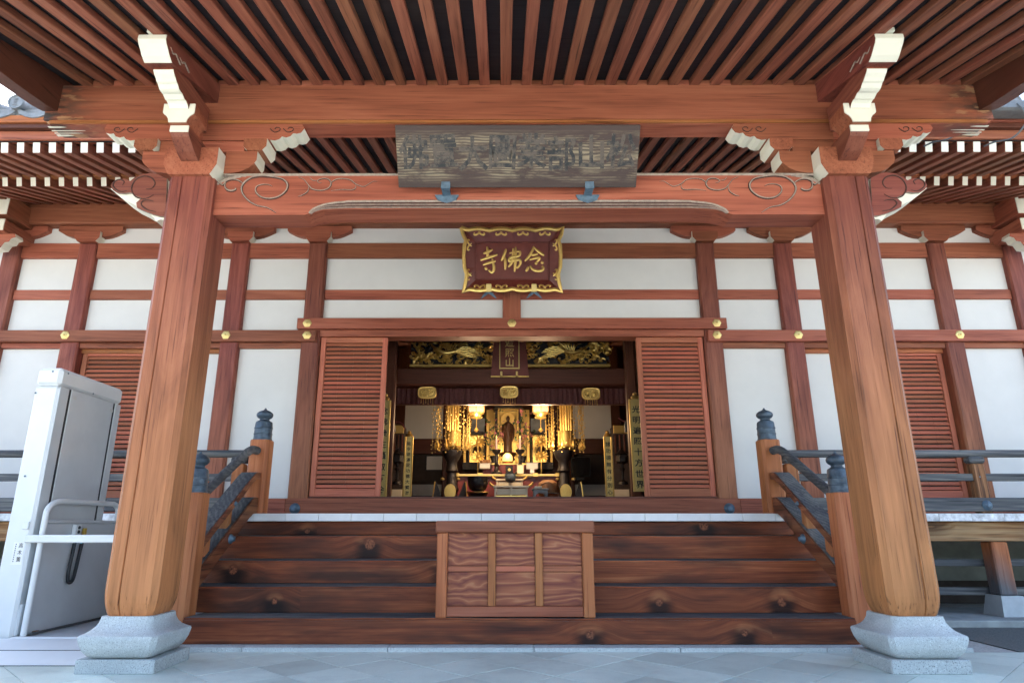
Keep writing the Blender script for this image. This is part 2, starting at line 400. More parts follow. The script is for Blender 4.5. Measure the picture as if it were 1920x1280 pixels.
def prism(name, parent, pts, plane, d0, d1, cap, side=None, b=0.0, mirror=False, sel=0.0):
    """outline pts in a plane ('XZ', 'YZ' or 'XY') given thickness d0..d1 along the third axis"""
    ax2 = {'XZ': (0, 2, 1), 'YZ': (1, 2, 0), 'XY': (0, 1, 2)}[plane]
    if mirror: pts = [(-p[0], p[1]) for p in pts][::-1]
    cx = sum(p[0] for p in pts)/len(pts); cz = sum(p[1] for p in pts)/len(pts); cd = (d0+d1)/2
    w = max(p[0] for p in pts)-min(p[0] for p in pts); h = max(p[1] for p in pts)-min(p[1] for p in pts)
    dims = [0, 0, 0]; dims[ax2[0]] = w; dims[ax2[1]] = h; dims[ax2[2]] = abs(d1-d0)
    bm = bmesh.new(); ring = []
    for d in (d0, d1):
        vs_ = []
        for p in pts:
            c = [0, 0, 0]; c[ax2[0]] = p[0]-cx; c[ax2[1]] = p[1]-cz; c[ax2[2]] = d-cd; vs_.append(bm.verts.new(c))
        ring.append(vs_)
    bm.faces.new(ring[0]); bm.faces.new(ring[1][::-1]); k = len(pts)
    for i in range(k):
        f = bm.faces.new((ring[0][i], ring[0][(i+1) % k], ring[1][(i+1) % k], ring[1][i]))
        if side:
            e = Vector(pts[(i+1) % k])-Vector(pts[i])
            if e.length and abs(e[1])/e.length >= sel: f.material_index = 1
    me = finish(bm, [resolve(cap, dims), M[side]] if side else resolve(cap, dims))
    loc = [0, 0, 0]; loc[ax2[0]] = cx; loc[ax2[1]] = cz; loc[ax2[2]] = cd
    return place(name, me, parent, loc)
def tubemesh(pts, r, mat, n=8, cap=True, squash=None):
    pts = [Vector(p) for p in pts]; rr = r if isinstance(r, (list, tuple)) else [r]*len(pts)
    bm = bmesh.new(); rings = []; up = None
    for i, p in enumerate(pts):
        t = (pts[min(i+1, len(pts)-1)]-pts[max(i-1, 0)])
        if t.length < 1e-9: t = Vector((0, 0, 1))
        t.normalize()
        if up is None: up = t.orthogonal().normalized()
        else:
            up = (up-t*up.dot(t)); up = up.normalized() if up.length > 1e-6 else t.orthogonal().normalized()
        sd_ = t.cross(up); ring = []
        for k in range(n):
            a = 2*math.pi*k/n; q = (up*math.cos(a)+sd_*math.sin(a))*rr[i]
            if squash is not None: q = Vector((q.x*squash[0], q.y*squash[1], q.z*squash[2]))
            ring.append(bm.verts.new(p+q))
        rings.append(ring)
    for a, b_ in zip(rings, rings[1:]):
        for k in range(n): bm.faces.new((a[k], a[(k+1) % n], b_[(k+1) % n], b_[k]))
    if cap: bm.faces.new(rings[0][::-1]); bm.faces.new(rings[-1])
    return finish(bm, mat, True)
def tube(name, parent, pts, r, mat, n=8, squash=None):
    c = Vector(pts[0]); mat = M[mat] if isinstance(mat, str) else mat
    return place(name, tubemesh([Vector(p)-c for p in pts], r, mat, n, True, squash), parent, c)
def lathemesh(prof, mat, n=24, key=None):
    if key and key in CACHE: return CACHE[key]
    bm = bmesh.new(); rings = []
    for r, z in prof:
        rings.append([bm.verts.new((max(r, 1e-4)*math.cos(2*math.pi*k/n), max(r, 1e-4)*math.sin(2*math.pi*k/n), z)) for k in range(n)])
    for a, b_ in zip(rings, rings[1:]):
        for k in range(n): bm.faces.new((a[k], a[(k+1) % n], b_[(k+1) % n], b_[k]))
    bm.faces.new(rings[0][::-1]); bm.faces.new(rings[-1])
    me = finish(bm, mat, True)
    if key: CACHE[key] = me
    return me
def lathe(name, parent, prof, loc, mat, n=24, rot=None, scale=None, key=None):
    return place(name, lathemesh(prof, M[mat] if isinstance(mat, str) else mat, n, key), parent, loc, rot, scale)
def loftmesh(secs, mat, smooth=False):
    bm = bmesh.new(); rings = [[bm.verts.new(p) for p in s] for s in secs]; n = len(rings[0])
    for a, b_ in zip(rings, rings[1:]):
        for k in range(n): bm.faces.new((a[k], a[(k+1) % n], b_[(k+1) % n], b_[k]))
    bm.faces.new(rings[0][::-1]); bm.faces.new(rings[-1])
    return finish(bm, mat, smooth)
def smooth_path(pts, k=5):
    P = [Vector(p) for p in pts]; out = []
    for i in range(len(P)-1):
        p0, p1, p2, p3 = P[max(i-1, 0)], P[i], P[i+1], P[min(i+2, len(P)-1)]
        for j in range(k):
            t = j/k
            out.append(.5*((2*p1)+(p2-p0)*t+(2*p0-5*p1+4*p2-p3)*t*t+(3*p1-p0-3*p2+p3)*t**3))
    out.append(P[-1]); return out
def taper(n, r, a=.25, e=.35):
    return [r*min(1, e+(1-e)*min(i/max(1, n*a), (n-1-i)/max(1, n*a))) for i in range(n)]
GLY = {}
def glyph(ch, mat, depth=.03, bold=0.):
    """flat mesh of one written character, 1 unit tall, standing in the XZ plane"""
    key = (ch, mat.name, depth)
    if key in GLY: return GLY[key]
    cu = bpy.data.curves.new('glyph', 'FONT'); cu.body = ch; cu.size = 1; cu.align_x = 'CENTER'; cu.align_y = 'CENTER'
    cu.extrude = depth; cu.resolution_u = 2; cu.offset = bold
    o = bpy.data.objects.new('glyph', cu); COL.objects.link(o)
    dg = bpy.context.evaluated_depsgraph_get(); dg.update()
    me = bpy.data.meshes.new_from_object(o.evaluated_get(dg)); bpy.data.objects.remove(o)
    me.transform(Matrix.Rotation(R(90), 4, 'X'))
    if me.vertices:
        xs = [v.co.x for v in me.vertices]; zs = [v.co.z for v in me.vertices]
        me.transform(Matrix.Translation((-(min(xs)+max(xs))/2, 0, -(min(zs)+max(zs))/2)))
    me.materials.clear(); me.materials.append(mat); GLY[key] = me; return me

for ch in '佛置大圖業部山松': glyph(ch, M['ink'], .004, .022)
for ch in '高木薫': glyph(ch, M['inkblack'], .01)
for ch in '遍照山': glyph(ch, M['brass'], .01, .012)
for ch in sorted(set('能令速滿足功德大寶海諸無有分別心光明遍照十方世界念佛衆生攝取不捨')): glyph(ch, M['inkblack'], .008, .014)
# ------------------------------------------------------------------ the ground
def sheet(name, x0, x1, y0, y1, z, mat, thick=.02):
    o = box(name, None, x0, x1, y0, y1, z-thick, z, mat, 0); o['kind'] = 'structure'; return o
sheet('ground', -400, 400, -400, 400, -.012, 'court', .05)
for s in (-1, 1): sheet('gravel_strip', *sorted((s*3.80, s*30)), -.5, 6.62, -.004, 'soil')
pav = sheet('paving', -3.80, 3.80, -6, 5.36, -.004, 'soil')
def tiles():
    side, a0, gap = .40, -4.287/math.sqrt(2), .003
    hs = side/2; q = 1/math.sqrt(2)
    def clip(poly):
        def cut(P, f):
            out = []
            for a, b in zip(P, P[1:]+P[:1]):
                fa, fb = f(a), f(b)
                if fa >= 0: out.append(a)
                if (fa >= 0) != (fb >= 0):
                    t = fa/(fa-fb); out.append((a[0]+(b[0]-a[0])*t, a[1]+(b[1]-a[1])*t))
            return out
        for f in (lambda p: p[0]+3.795, lambda p: 3.795-p[0], lambda p: 5.315-p[1], lambda p: p[1]-2.6):
            poly = cut(poly, f)
            if len(poly) < 3: return None
        return poly
    for i in range(-30, 30):
        for j in range(-30, 40):
            u = (i+.5)*side+a0; v = (j+.5)*side+.12
            cx, cy_ = (u+v)*q, (v-u)*q
            if not (-4.2 < cx < 4.2 and 2.3 < cy_ < 5.7): continue
            P = []
            for du, dv in ((-1, -1), (1, -1), (1, 1), (-1, 1)):
                uu, vv = u+du*(hs-gap), v+dv*(hs-gap); P.append(((uu+vv)*q, (vv-uu)*q))
            P = clip(P)
            if not P: continue
            if min(math.hypot(P[k][0]-P[(k+1) % len(P)][0], P[k][1]-P[(k+1) % len(P)][1]) for k in range(len(P))) < .012: pass
            t = random.uniform(-.0008, .0012)
            prism('paving_tile', pav, P, 'XY', -.003, .0025+t, M['pave'])
    box('paving_bed', pav, -3.795, 3.795, -5.9, 2.58, -.003, .002, 'pave', 0)
tiles()
for k in range(6):
    x0 = -3.3+k*1.1+.11; box('kerb_stone', pav, x0, x0+1.096, 5.318, 5.47, -.003, .032+random.uniform(-.001, .001), 'granite', .004)

# ------------------------------------------------------------------ the hall
WY = 8.70                                # front face of the wall posts
hall = thing('temple_hall', 'white plastered timber temple hall with red brown posts behind the porch', 'temple', (0, WY, 0))
POSTS = (2.82, 3.955, 6.19, 7.29)
for s in (-1, 1):
    for x in POSTS:
        o = box('wall_post', hall, s*x-.13, s*x+.13, WY, WY+.26, 1.0, 4.90, wood('post', 'z', (.4, 3.3, (.350, .135, .058))) , .022)  # lower tone: fading and part of the light, both in the colour
    xs = [2.95, 3.825, 4.085, 6.06, 6.32, 7.16]
    for a, b in ((2.95, 3.825), (4.085, 6.06), (6.32, 7.16)):
        a, b = sorted((s*a, s*b))
        box('tie_beam', hall, a, b, WY+.03, WY+.2, 4.675, 4.905, 'wood')
        box('tie_beam', hall, a, b, WY+.05, WY+.2, 4.04, 4.185, 'wood')
        box('lintel', hall, a, b, WY+.035, WY+.2, 3.31, 3.386, 'wood', .004)
        for z0, z1 in ((4.905, 5.20), (4.185, 4.675), (3.55, 4.04)):
            box('plaster_panel', hall, a, b, WY+.09, WY+.17, z0, z1, 'plaster', 0)
    # side bays below the lintel
    box('plaster_panel', hall, *sorted((s*2.95, s*3.825)), WY+.09, WY+.17, 1.27, 3.31, 'plaster', 0)
    box('plaster_panel', hall, *sorted((s*6.32, s*7.16)), WY+.09, WY+.17, 1.27, 3.31, 'plaster', 0)
    box('plaster_panel', hall, *sorted((s*4.085, s*5.06)), WY+.15, WY+.2, 1.27, 3.26, 'plaster', 0)
    box('door_head', hall, *sorted((s*4.085, s*6.06)), WY+.10, WY+.2, 3.255, 3.312, 'orange', .003)
    # long band over the doors, running past the posts, with a sill along the floor
    box('head_band', hall, *sorted((s*2.735, s*9.0)), WY-.05, WY+.02, 3.386, 3.55, 'wood', .005)
    box('sill_beam', hall, *sorted((s*2.95, s*9.0)), WY-.05, WY+.2, 1.03, 1.262, 'wood', .006)
    box('plaster_panel', hall, *sorted((s*7.42, s*9.0)), WY+.09, WY+.17, 1.27, 5.2, 'plaster', 0)
    box('wall_block', hall, *sorted((s*2.95, s*9.3)), WY+.23, WY+.30, .9, 5.8, 'inner', 0)
# centre bay
for z0, z1, d in ((4.675, 4.905, .03), (4.04, 4.185, .05)): box('tie_beam', hall, -2.69, 2.69, WY+d, WY+.2, z0, z1, 'wood')
box('head_band', hall, -3.01, 3.01, WY-.053, WY+.02, 3.568, 3.725, 'wood', .005)
box('lintel', hall, -2.69, 2.69, WY+.0, WY+.24, 3.47, 3.566, 'wood', .004)
for a, b, z0, z1 in ((-2.69, 2.69, 4.905, 5.20), (-2.69, 2.69, 4.185, 4.675), (-2.69, -.13, 3.725, 4.04), (.13, 2.69, 3.725, 4.04)):
    box('plaster_panel', hall, a, b, WY+.09, WY+.17, z0, z1, 'plaster', 0)
box('wall_strut', hall, -.128, .128, WY+.02, WY+.2, 3.726, 4.90, 'wood', .01)
box('sill_beam', hall, -2.95, 2.95, WY-.05, WY+.3, 1.03, 1.265, wood('wood', 'x'), .008)
box('threshold', hall, -2.69, 2.69, WY+.02, WY+.22, 1.267, 1.29, 'inner', .003)
box('wall_block', hall, -9.3, 9.3, WY+.205, WY+.28, 3.57, 5.8, 'inner', 0)
# bracket blocks and boat arms under the wall plate
def boat(cx, cz, half=.47):
    P = []
    for s in (-1, 1):
        arc = [(half, .175), (half, .105)]
        for k in range(7):
            t = k/6; arc.append((half-.01-.26*t, .10-.095*math.sin(t*math.pi/2)))
        P.append([(s*x, z) for x, z in arc])
    return [(cx+x, cz+z) for x, z in P[1]+P[0][::-1]]
for x in [s*p for p in POSTS for s in (-1, 1)] + [0]:
    prism('boat_arm', hall, boat(x, 4.985), 'XZ', WY+.0, WY+.15, 'wood', None)
    P = [(x-.135, 4.902), (x+.135, 4.902), (x+.185, 4.965), (x+.185, 5.055), (x-.185, 5.055), (x-.185, 4.965)]
    prism('bearing_block', hall, P, 'XZ', WY-.05, WY+.23, 'wood', 'cream', sel=.3)
box('wall_plate', hall, -9.2, 9.2, WY-.10, WY+.22, 5.163, 5.60, wood('wood', 'x'), .018)
# gilt hexagon nail covers
def hexcap(x, z, y):
    prof = [(.064, 0), (.064, .006), (.052, .013), (.034, .012), (.030, .018), (.014, .020), (.0, .021)]
    o = lathe('nail_cover', hall, prof, (x, y, z), 'brass', 6, (R(90), 0, 0), key='hexcap')
    lathe('nail_head', o, [(.013, 0), (.013, .026), (.006, .029)], (x, y, z), 'golddull', 10, (R(90), 0, 0), key='hexnail')
for s in (-1, 1):
    hexcap(s*2.865, 3.648, WY-.053); hexcap(s*2.855, 3.475, WY-.05); hexcap(s*3.985, 3.475, WY-.05); hexcap(s*6.23, 3.475, WY-.05)
hexcap(0, 3.648, WY-.053)
for x in (-2.82, 2.80): lathe('nail_boss', hall, [(.070, 0), (.064, .015), (.038, .035), (.032, .05), (.0, .058)], (x, WY-.05, 1.135), 'iron', 16, (R(90), 0, 0), key='boss')
# louvred doors
def slatmesh(w):
    key = ('slat', round(w, 3))
    if key in CACHE: return CACHE[key]
    bm = bmesh.new()
    for k in range(4):
        r = bmesh.ops.create_cube(bm, size=1)['verts']
        bmesh.ops.scale(bm, vec=(w/4-.003, .012, .047), verts=r); bmesh.ops.translate(bm, vec=(-w/2+w/8+k*w/4, 0, 0), verts=r)
    CACHE[key] = me = finish(bm, wood('slat', 'x')); return me
def louvre(x0, x1, z0, z1, y, label):
    d = box('louvred_door', hall, x0+.06, x1-.06, y+.045, y+.055, z0+.05, z1-.05, 'dark', 0); d['label'] = label  # dark backing sheet puts shade into the gaps between slats
    for a in (x0, x1-.07): box('stile', d, a, a+.07, y, y+.05, z0, z1, 'slat', .004)
    box('rail', d, x0+.07, x1-.07, y+.002, y+.05, z1-.075, z1, 'slat', .004); box('rail', d, x0+.07, x1-.07, y+.002, y+.05, z0, z0+.10, 'slat', .004)
    n = int(round((z1-z0-.175)/.0615)); w = x1-x0-.145; p = (z1-z0-.175)/n
    for k in range(n):
        place('slat', slatmesh(w), d, ((x0+x1)/2, y+.020, z0+.10+p*(k+.5)), (R(-30), 0, 0))
louvre(-2.68, -1.745, 1.292, 3.468, WY+.05, 'louvred sliding door left of the opening')
louvre(1.745, 2.68, 1.292, 3.468, WY+.05, 'louvred sliding door right of the opening')
louvre(-6.05, -5.07, 1.27, 3.30, WY+.13, 'louvred door behind the lift'); louvre(5.07, 6.05, 1.27, 3.30, WY+.13, 'louvred door behind the right railing')
# double eaves of the hall on both sides of the porch
RS = .1785
for s in (-1, 1):
    a_lo, a_up = math.atan(.33), math.atan(.25)
    for k in range(-2, 20):
        x = s*(4.457+RS*k)
        L = 1.42; c = math.cos(a_lo)
        yc, zc = 7.31+L*c/2, 5.097+L*math.sin(a_lo)/2
        obox('lower_rafter', hall, (x-s*.006*0, yc, zc), (.074, L, .118), (a_lo, 0, 0), wood('rafter', 'y'), .004, 'cream')
        L = 1.25; c = math.cos(a_up)
        obox('upper_rafter', hall, (x, 6.37+L*c/2, 4.985+L*math.sin(a_up)/2), (.086, L, .122), (a_up, 0, 0), wood('rafter', 'y'), .004, 'cream')
    X0, X1 = sorted((s*4.02, s*8.0))
    box('rafter_rail', hall, X0, X1, 7.28, 7.38, 5.163, 5.262, 'orange', .006)
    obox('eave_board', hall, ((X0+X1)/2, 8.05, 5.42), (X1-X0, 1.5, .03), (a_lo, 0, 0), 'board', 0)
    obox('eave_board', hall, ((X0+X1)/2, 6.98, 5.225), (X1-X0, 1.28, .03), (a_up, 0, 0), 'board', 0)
    box('fascia', hall, X0, X1, 6.33, 6.43, 5.062, 5.170, 'wood', .006)
    box('fascia', hall, X0, X1, 6.27, 6.40, 5.172, 5.225, 'inner', .004)
    box('fascia', hall, X0, X1, 6.24, 6.40, 5.227, 5.315, 'orange' if s < 0 else 'wood', .006)
    box('tile_bed', hall, X0, X1, 6.26, 6.5, 5.317, 5.40, 'tile', .004)
    # eave tiles: round end caps with pan tiles between
    slope = math.atan(.42)
    for k in range(-3, 7):
        x = s*5.547+.40*k
        if not (X0+.05 < x < X1-.05): continue
        t = lathe('end_tile', hall, [(.0, -.004), (.070, -.004), (.074, .006), (.088, .008), (.088, -.03), (.080, -.05)][::-1], (x, 6.19, 5.452), 'tile', 28, (R(90), 0, 0), key='endtile')
        for q in range(5):
            zz = 5.452+.04-.02*q
            tube('relief', t, [(x-.02+.006*math.sin(q*9+x), 6.184, zz), (x+.018, 6.183, zz-.004*(-1)**q)], .0035, 'gutter', 5)
        tube('ridge_tile', hall, [(x, 6.22, 5.455), (x, 6.22+1.6, 5.455+1.6*.42)], .078, 'tile', 14)
    for k in range(-4, 8):
        x = s*5.547+.40*k+.20
        if not (X0+.2 < x < X1-.2): continue
        P = [(x-.2+.4*i/10, 5.40-.075*math.sin(math.pi*i/10)) for i in range(11)]; Q = [(p[0], p[1]-.055 if 0 < i < 10 else p[1]-.03) for i, p in enumerate(P)]
        o = prism('pan_tile', hall, P+Q[::-1], 'XZ', 6.22, 6.26, 'tile')
        obox('pan_tile', hall, (x, 6.95, 5.33+.72*.42), (.36, 1.55, .02), (slope, 0, 0), 'tile', 0)
# main roof above, and the closed box of the hall
def slab(name, parent, pts, thick, mat):
    bm = bmesh.new(); vs_ = [bm.verts.new(p) for p in pts]; bm.faces.new(vs_)
    r = bmesh.ops.extrude_face_region(bm, geom=list(bm.faces)); bmesh.ops.translate(bm, vec=(0, 0, thick), verts=[g for g in r['geom'] if isinstance(g, bmesh.types.BMVert)])
    return place(name, finish(bm, M[mat]), parent)
for s in (-1, 1):
    slab('roof_slope', hall, [(s*3.9, 7.4, 5.93), (s*10, 7.4, 5.93), (s*10, 16, 10.9), (s*3.9, 16, 10.9)], .2, 'tile')
slab('roof_slope', hall, [(-3.9, 8.4, 6.45), (3.9, 8.4, 6.45), (3.9, 16, 10.9), (-3.9, 16, 10.9)], .2, 'tile')
slab('roof_slope', hall, [(-10, 16, 10.9), (10, 16, 10.9), (10, 23, 6), (-10, 23, 6)], .2, 'tile')
for s in (-1, 1): box('side_wall', hall, *sorted((s*9.2, s*9.4)), WY+.1, 19, 0, 7.5, 'plaster', 0)
box('back_wall', hall, -9.4, 9.4, 18.8, 19.0, 0, 7.5, 'plaster', 0)
# bracket noses at the outer posts
for s in (-1, 1):
    for z0, z1, y0 in ((5.10, 5.40, 8.2), (4.855, 5.03, 8.2)):
        box('bracket_nose', hall, *sorted((s*7.05, s*7.53)), y0, WY+.1, z0, z1, 'wood', .006, None)
        box('nose_end', hall, *sorted((s*7.055, s*7.525)), y0-.012, y0-.001, z0+.004, z1-.004, 'cream', 0)
    P = [(7.12, 4.64), (7.5, 4.60), (7.5, 4.85), (6.96, 4.85), (6.94, 4.80), (7.0, 4.78), (7.02, 4.73), (7.08, 4.72)]
    prism('carved_nose', hall, [(s*a, b) for a, b in P], 'XZ', 8.3, 8.45, 'wood', 'cream')
# gutter with hooks on the right eave
P = [(6.02+.13*(1-math.cos(a))/2, 5.33-.10*math.sin(a)) for a in [math.pi*i/10 for i in range(11)]]
Q = [(p[0], p[1]+.0) for p in P]
gb = [(6.02, 5.33), (6.02, 5.245), (6.05, 5.225), (6.20, 5.225), (6.22, 5.25), (6.22, 5.33), (6.21, 5.33), (6.21, 5.255), (6.195, 5.237), (6.055, 5.237), (6.032, 5.25), (6.032, 5.33)]
gut = prism('eave_gutter', hall, gb, 'YZ', 4.05, 8.0, 'gutter')
for x in (4.75, 5.42):
    tube('gutter_hook', hall, smooth_path([(x, 6.02, 5.29), (x+.03, 6.0, 5.20), (x+.05, 6.03, 5.06), (x-.02, 6.15, 4.955), (x-.12, 6.28, 4.985), (x-.17, 6.37, 4.99)], 4), .010, 'gutter', 6)

# ------------------------------------------------------------------ the veranda
ver = thing('veranda', 'raised timber veranda with white plank ends along the hall front', 'veranda', (0, 7, 0))
box('floor', ver, -9, 9, 6.90, WY-.055, .975, 1.028, 'inner', .004)
k = 0
x = -9.0
while x < 9.0:
    w = .333
    worn = abs(x+w/2) > 2.85
    box('edge_plate', ver, x, x+w-.003, 6.845+random.uniform(-.002, .002), 7.15, .962+random.uniform(-.002, .002)*worn, 1.038, 'edgeworn' if worn else 'edge', .003); x += w
for s in (-1, 1):
    box('edge_beam', ver, *sorted((s*2.88, s*9)), 6.93, 7.06, .765, .958, wood('burnt', 'x'), .006)
    for x in (4.92, 7.1):
        box('support_post', ver, s*x-.085, s*x+.085, 6.90, 7.07, .25, .76, wood('orange', 'z', (.15, .62, (.10, .10, .105))), .012)
        B = [(-.11, -.11), (.11, -.11), (.11, .11), (-.11, .11)]
        place('footing_stone', loftmesh([[(a*1.3, b*1.3, 0) for a, b in B], [(a, b, .19) for a, b in B]], M['footing']), ver, (s*x, 6.985, .058))
        box('bracing_rail', ver, *sorted((s*x, s*(x-2.1))), 7.10, 7.15, .515, .585, 'grey', .005); box('bracing_rail', ver, *sorted((s*x, s*(x-2.1))), 7.10, 7.15, .235, .31, 'grey', .005)
    box('bracing_rail', ver, *sorted((s*7.1, s*9)), 7.10, 7.15, .515, .585, 'grey', .005); box('bracing_rail', ver, *sorted((s*7.1, s*9)), 7.10, 7.15, .235, .31, 'grey', .005)
    box('footing_kerb', ver, *sorted((s*2.75, s*9.2)), 6.62, 7.7, -.05, .056, 'concrete', .01)
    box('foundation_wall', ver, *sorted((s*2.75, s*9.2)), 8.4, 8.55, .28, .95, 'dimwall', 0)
    box('foundation_wall', ver, *sorted((s*2.75, s*9.2)), 8.7, 8.8, -.05, .29, 'dark', 0)  # dark sheet stands for the shaded gap under the wall
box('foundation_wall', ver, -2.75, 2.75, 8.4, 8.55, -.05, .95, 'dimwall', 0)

def giboshi(name, parent, x, y, z, r=.098):
    k = r/.098
    prof = [(.098, 0), (.098, .012), (.093, .016), (.092, .058), (.096, .062), (.096, .070), (.091, .074), (.090, .118), (.095, .122), (.095, .132), (.090, .140), (.088, .178), (.082, .196),
            (.060, .208), (.048, .218), (.050, .228), (.070, .240), (.084, .258), (.086, .276), (.078, .294), (.060, .308), (.038, .318), (.020, .326), (.010, .336), (.010, .344), (.0, .350)]
    return lathe(name, parent, [(a*k, b) for a, b in prof], (x, y, z), 'bronze', 28, key=('gib', r))
def newel(parent, x, y, z0, z1, w):
    h = w/2; c = w*.14
    B = [(-h+c, -h), (h-c, -h), (h, -h+c), (h, h-c), (h-c, h), (-h+c, h), (-h, h-c), (-h, -h+c)]
    o = place('newel_post', loftmesh([[(a, b, -(z1-z0)/2) for a, b in B], [(a, b, (z1-z0)/2-.012) for a, b in B], [(a*.95, b*.95, (z1-z0)/2) for a, b in B]], wood('orange', 'z')), parent, (x, y, (z0+z1)/2))
    giboshi('finial', o, x, y, z1, w/2*.99); return o
for s, lab in ((-1, 'grey weathered veranda railing behind the white lift'), (1, 'grey weathered veranda railing right of the stairs')):
    rl = thing('veranda_railing', lab, 'railing', (s*2.95, 7.0, 1.04), 'railings of the veranda')
    tube('top_rail', rl, [(s*2.80, 7.0, 1.658), (s*9, 7.0, 1.658)], .040, wood('grey', 'x'), 14)
    box('middle_rail', rl, *sorted((s*2.9, s*9)), 6.975, 7.035, 1.372, 1.448, 'grey', .006)
    box('bottom_rail', rl, *sorted((s*2.9, s*9)), 6.93, 7.06, 1.060, 1.198, 'grey', .01)
    for x in (2.93, 4.9, 6.9):
        o = box('baluster', rl, s*x-.065, s*x+.065, 6.95, 7.06, 1.042, 1.55, wood('burnt', 'z') if x > 3 else 'orange', .012)
        box('saddle_block', rl, s*x-.085, s*x+.085, 6.945, 7.065, 1.555, 1.625, 'grey', .02)
        if x > 3:
            lathe('nail_boss', rl, [(.052, 0), (.048, .014), (.026, .03), (.024, .045), (.0, .05)], (s*(x-.01), 6.93, 1.122), 'iron', 16, (R(90), 0, 0), key='boss2')
            lathe('nail_boss', rl, [(.030, 0), (.028, .01), (.016, .02), (.0, .03)], (s*(x-.01), 6.975, 1.412), 'iron', 14, (R(90), 0, 0), key='boss3')

# ------------------------------------------------------------------ the stairs
st = thing('wooden_staircase', 'broad flight of dark knotted timber steps between the porch pillars', 'stairs', (0, 5.45, 0))
SY = (5.45, 5.78, 6.11, 6.46); SZ = (.033, .220, .424, .615, .822)
def stepmesh(w, d, h):
    bm = bmesh.new(); bmesh.ops.create_cube(bm, size=1); bmesh.ops.scale(bm, vec=(w, d, h), verts=bm.verts)
    top = [e for e in bm.edges if all(v.co.z > 0 and v.co.y < 0 for v in e.verts)]
    bmesh.ops.bevel(bm, geom=top, offset=.016, segments=3, affect='EDGES')
    bmesh.ops.subdivide_edges(bm, edges=[e for e in bm.edges if abs(e.verts[0].co.x-e.verts[1].co.x) > 1], cuts=40, use_grid_fill=True)
    bm.normal_update()
    for f in bm.faces:
        if f.normal.z > .8: f.material_index = 1
    for v in bm.verts:
        if v.co.z > 0 and v.co.y < 0: v.co.z += .0022*math.sin(v.co.x*3.1+h*90)+.0015*math.sin(v.co.x*9.7+d*50)
    return finish(bm, [step_mat(), wood('grey', 'x')])
for k in range(4):
    y1 = (SY[k+1] if k < 3 else 6.95)+.06
    h = SZ[k+1]-SZ[k]-.004
    place('step_beam', stepmesh(5.245 if k == 0 else 5.72, y1-SY[k], h), st, (0, (SY[k]+y1)/2, SZ[k]+.004+h/2))
box('top_riser', st, -2.86, 2.86, 6.93, 7.02, .826, .958, step_mat(), .006)
for s, lab in ((-1, 'stair railing with bronze finials behind the left pillar'), (1, 'stair railing with bronze finials behind the right pillar')):
    r = thing('stair_railing', lab, 'railing', (s*2.73, 5.62, .03), 'railings of the stairs')
    newel(r, s*2.725, 5.62, .0, 1.182, .185); newel(r, s*2.70, 6.955, 1.04, 1.795, .20)
    # handrail: level stub at the top newel, then down to the foot
    P = smooth_path([(s*2.70, 6.84, 1.672), (s*2.715, 6.74, 1.672), (s*2.73, 6.64, 1.630), (s*2.735, 6.52, 1.563), (s*2.735, 6.1, 1.345), (s*2.735, 5.70, 1.135)], 6)
    tube('handrail', r, P, .042, wood('grey', 'y'), 14)
    for nm, za, zb, hh, ww in (('middle_rail', 1.418, .742, .065, .15), ('string_board', 1.125, .47, .15, .15)):
        ya, yb = 6.84, 5.66
        Q = [(6.86, za+hh/2), (6.78, za+hh/2-.004), (6.70, za+hh/2-.045), (yb, zb+hh/2), (yb, zb-hh/2), (6.66, za-hh/2-.06), (6.76, za-hh/2-.012), (6.86, za-hh/2)]
        o = prism(nm, r, Q, 'YZ', s*2.665, s*2.665+s*ww, wood('grey', 'y') if nm == 'middle_rail' else wood('grey', 'y'), None)
        # brown painted inner cheek
        q2 = [(a, b-.004) for a, b in Q]
        prism('cheek', o, [(a, b-.004) for a, b in Q], 'YZ', s*2.645, s*2.664, wood('step', 'y'), None)
    for y, za, zb in ((6.28, 1.10, .95), (6.28, .8, .62)):
        pass
    box('baluster', r, *sorted((s*2.69, s*2.79)), 6.25, 6.34, .86, 1.13, 'orange', .006); box('baluster', r, *sorted((s*2.69, s*2.79)), 5.85, 5.94, .62, .88, 'orange', .006)
    lathe('nail_boss', r, [(.045, 0), (.042, .012), (.026, .026), (.022, .04), (.0, .045)], (s*2.645, 6.25, .80), 'iron', 16, (0, R(-90*s), 0), key='boss4')
    lathe('nail_boss', r, [(.024, 0), (.022, .008), (.012, .018), (.0, .024)], (s*2.645, 6.28, 1.115), 'iron', 14, (0, R(-90*s), 0), key='boss5')
# offertory box on the first step
ob = thing('offertory_box', 'wooden offertory box with six recessed panels on the lowest step', 'offertory box', (-.028, 5.6, .222))
OX = (-.656, -.571, -.245, -.185, .132, .192, .509, .598)
for a, b, z1 in ((OX[0], OX[1], .86), (OX[6], OX[7], .86)): box('corner_post', ob, a, b, 5.455, 5.545, .2225, z1, wood('orange', 'z'), .006)
for a, b in ((OX[2], OX[3]), (OX[4], OX[5])): box('stile', ob, a, b, 5.463, 5.515, .306, .859, wood('orange', 'z'), .004)
box('bottom_rail', ob, OX[1]+.001, OX[6]-.001, 5.470, 5.52, .228, .305, 'wood', .004)
for a, b in ((OX[1], OX[2]), (OX[3], OX[4]), (OX[5], OX[6])):
    box('cross_rail', ob, a+.001, b-.001, 5.480, 5.515, .562, .604, 'slat', .003)
    box('front_panel', ob, a+.001, b-.001, 5.497, 5.515, .607, .858, panel_mat(), .002); box('front_panel', ob, a+.001, b-.001, 5.497, 5.515, .307, .559, panel_mat(), .002)
box('lid', ob, -.668, .612, 5.43, 5.775, .8615, .952, 'wood', .008)
box('inner_case', ob, -.565, .50, 5.53, 5.77, .43, .86, 'dark', 0)

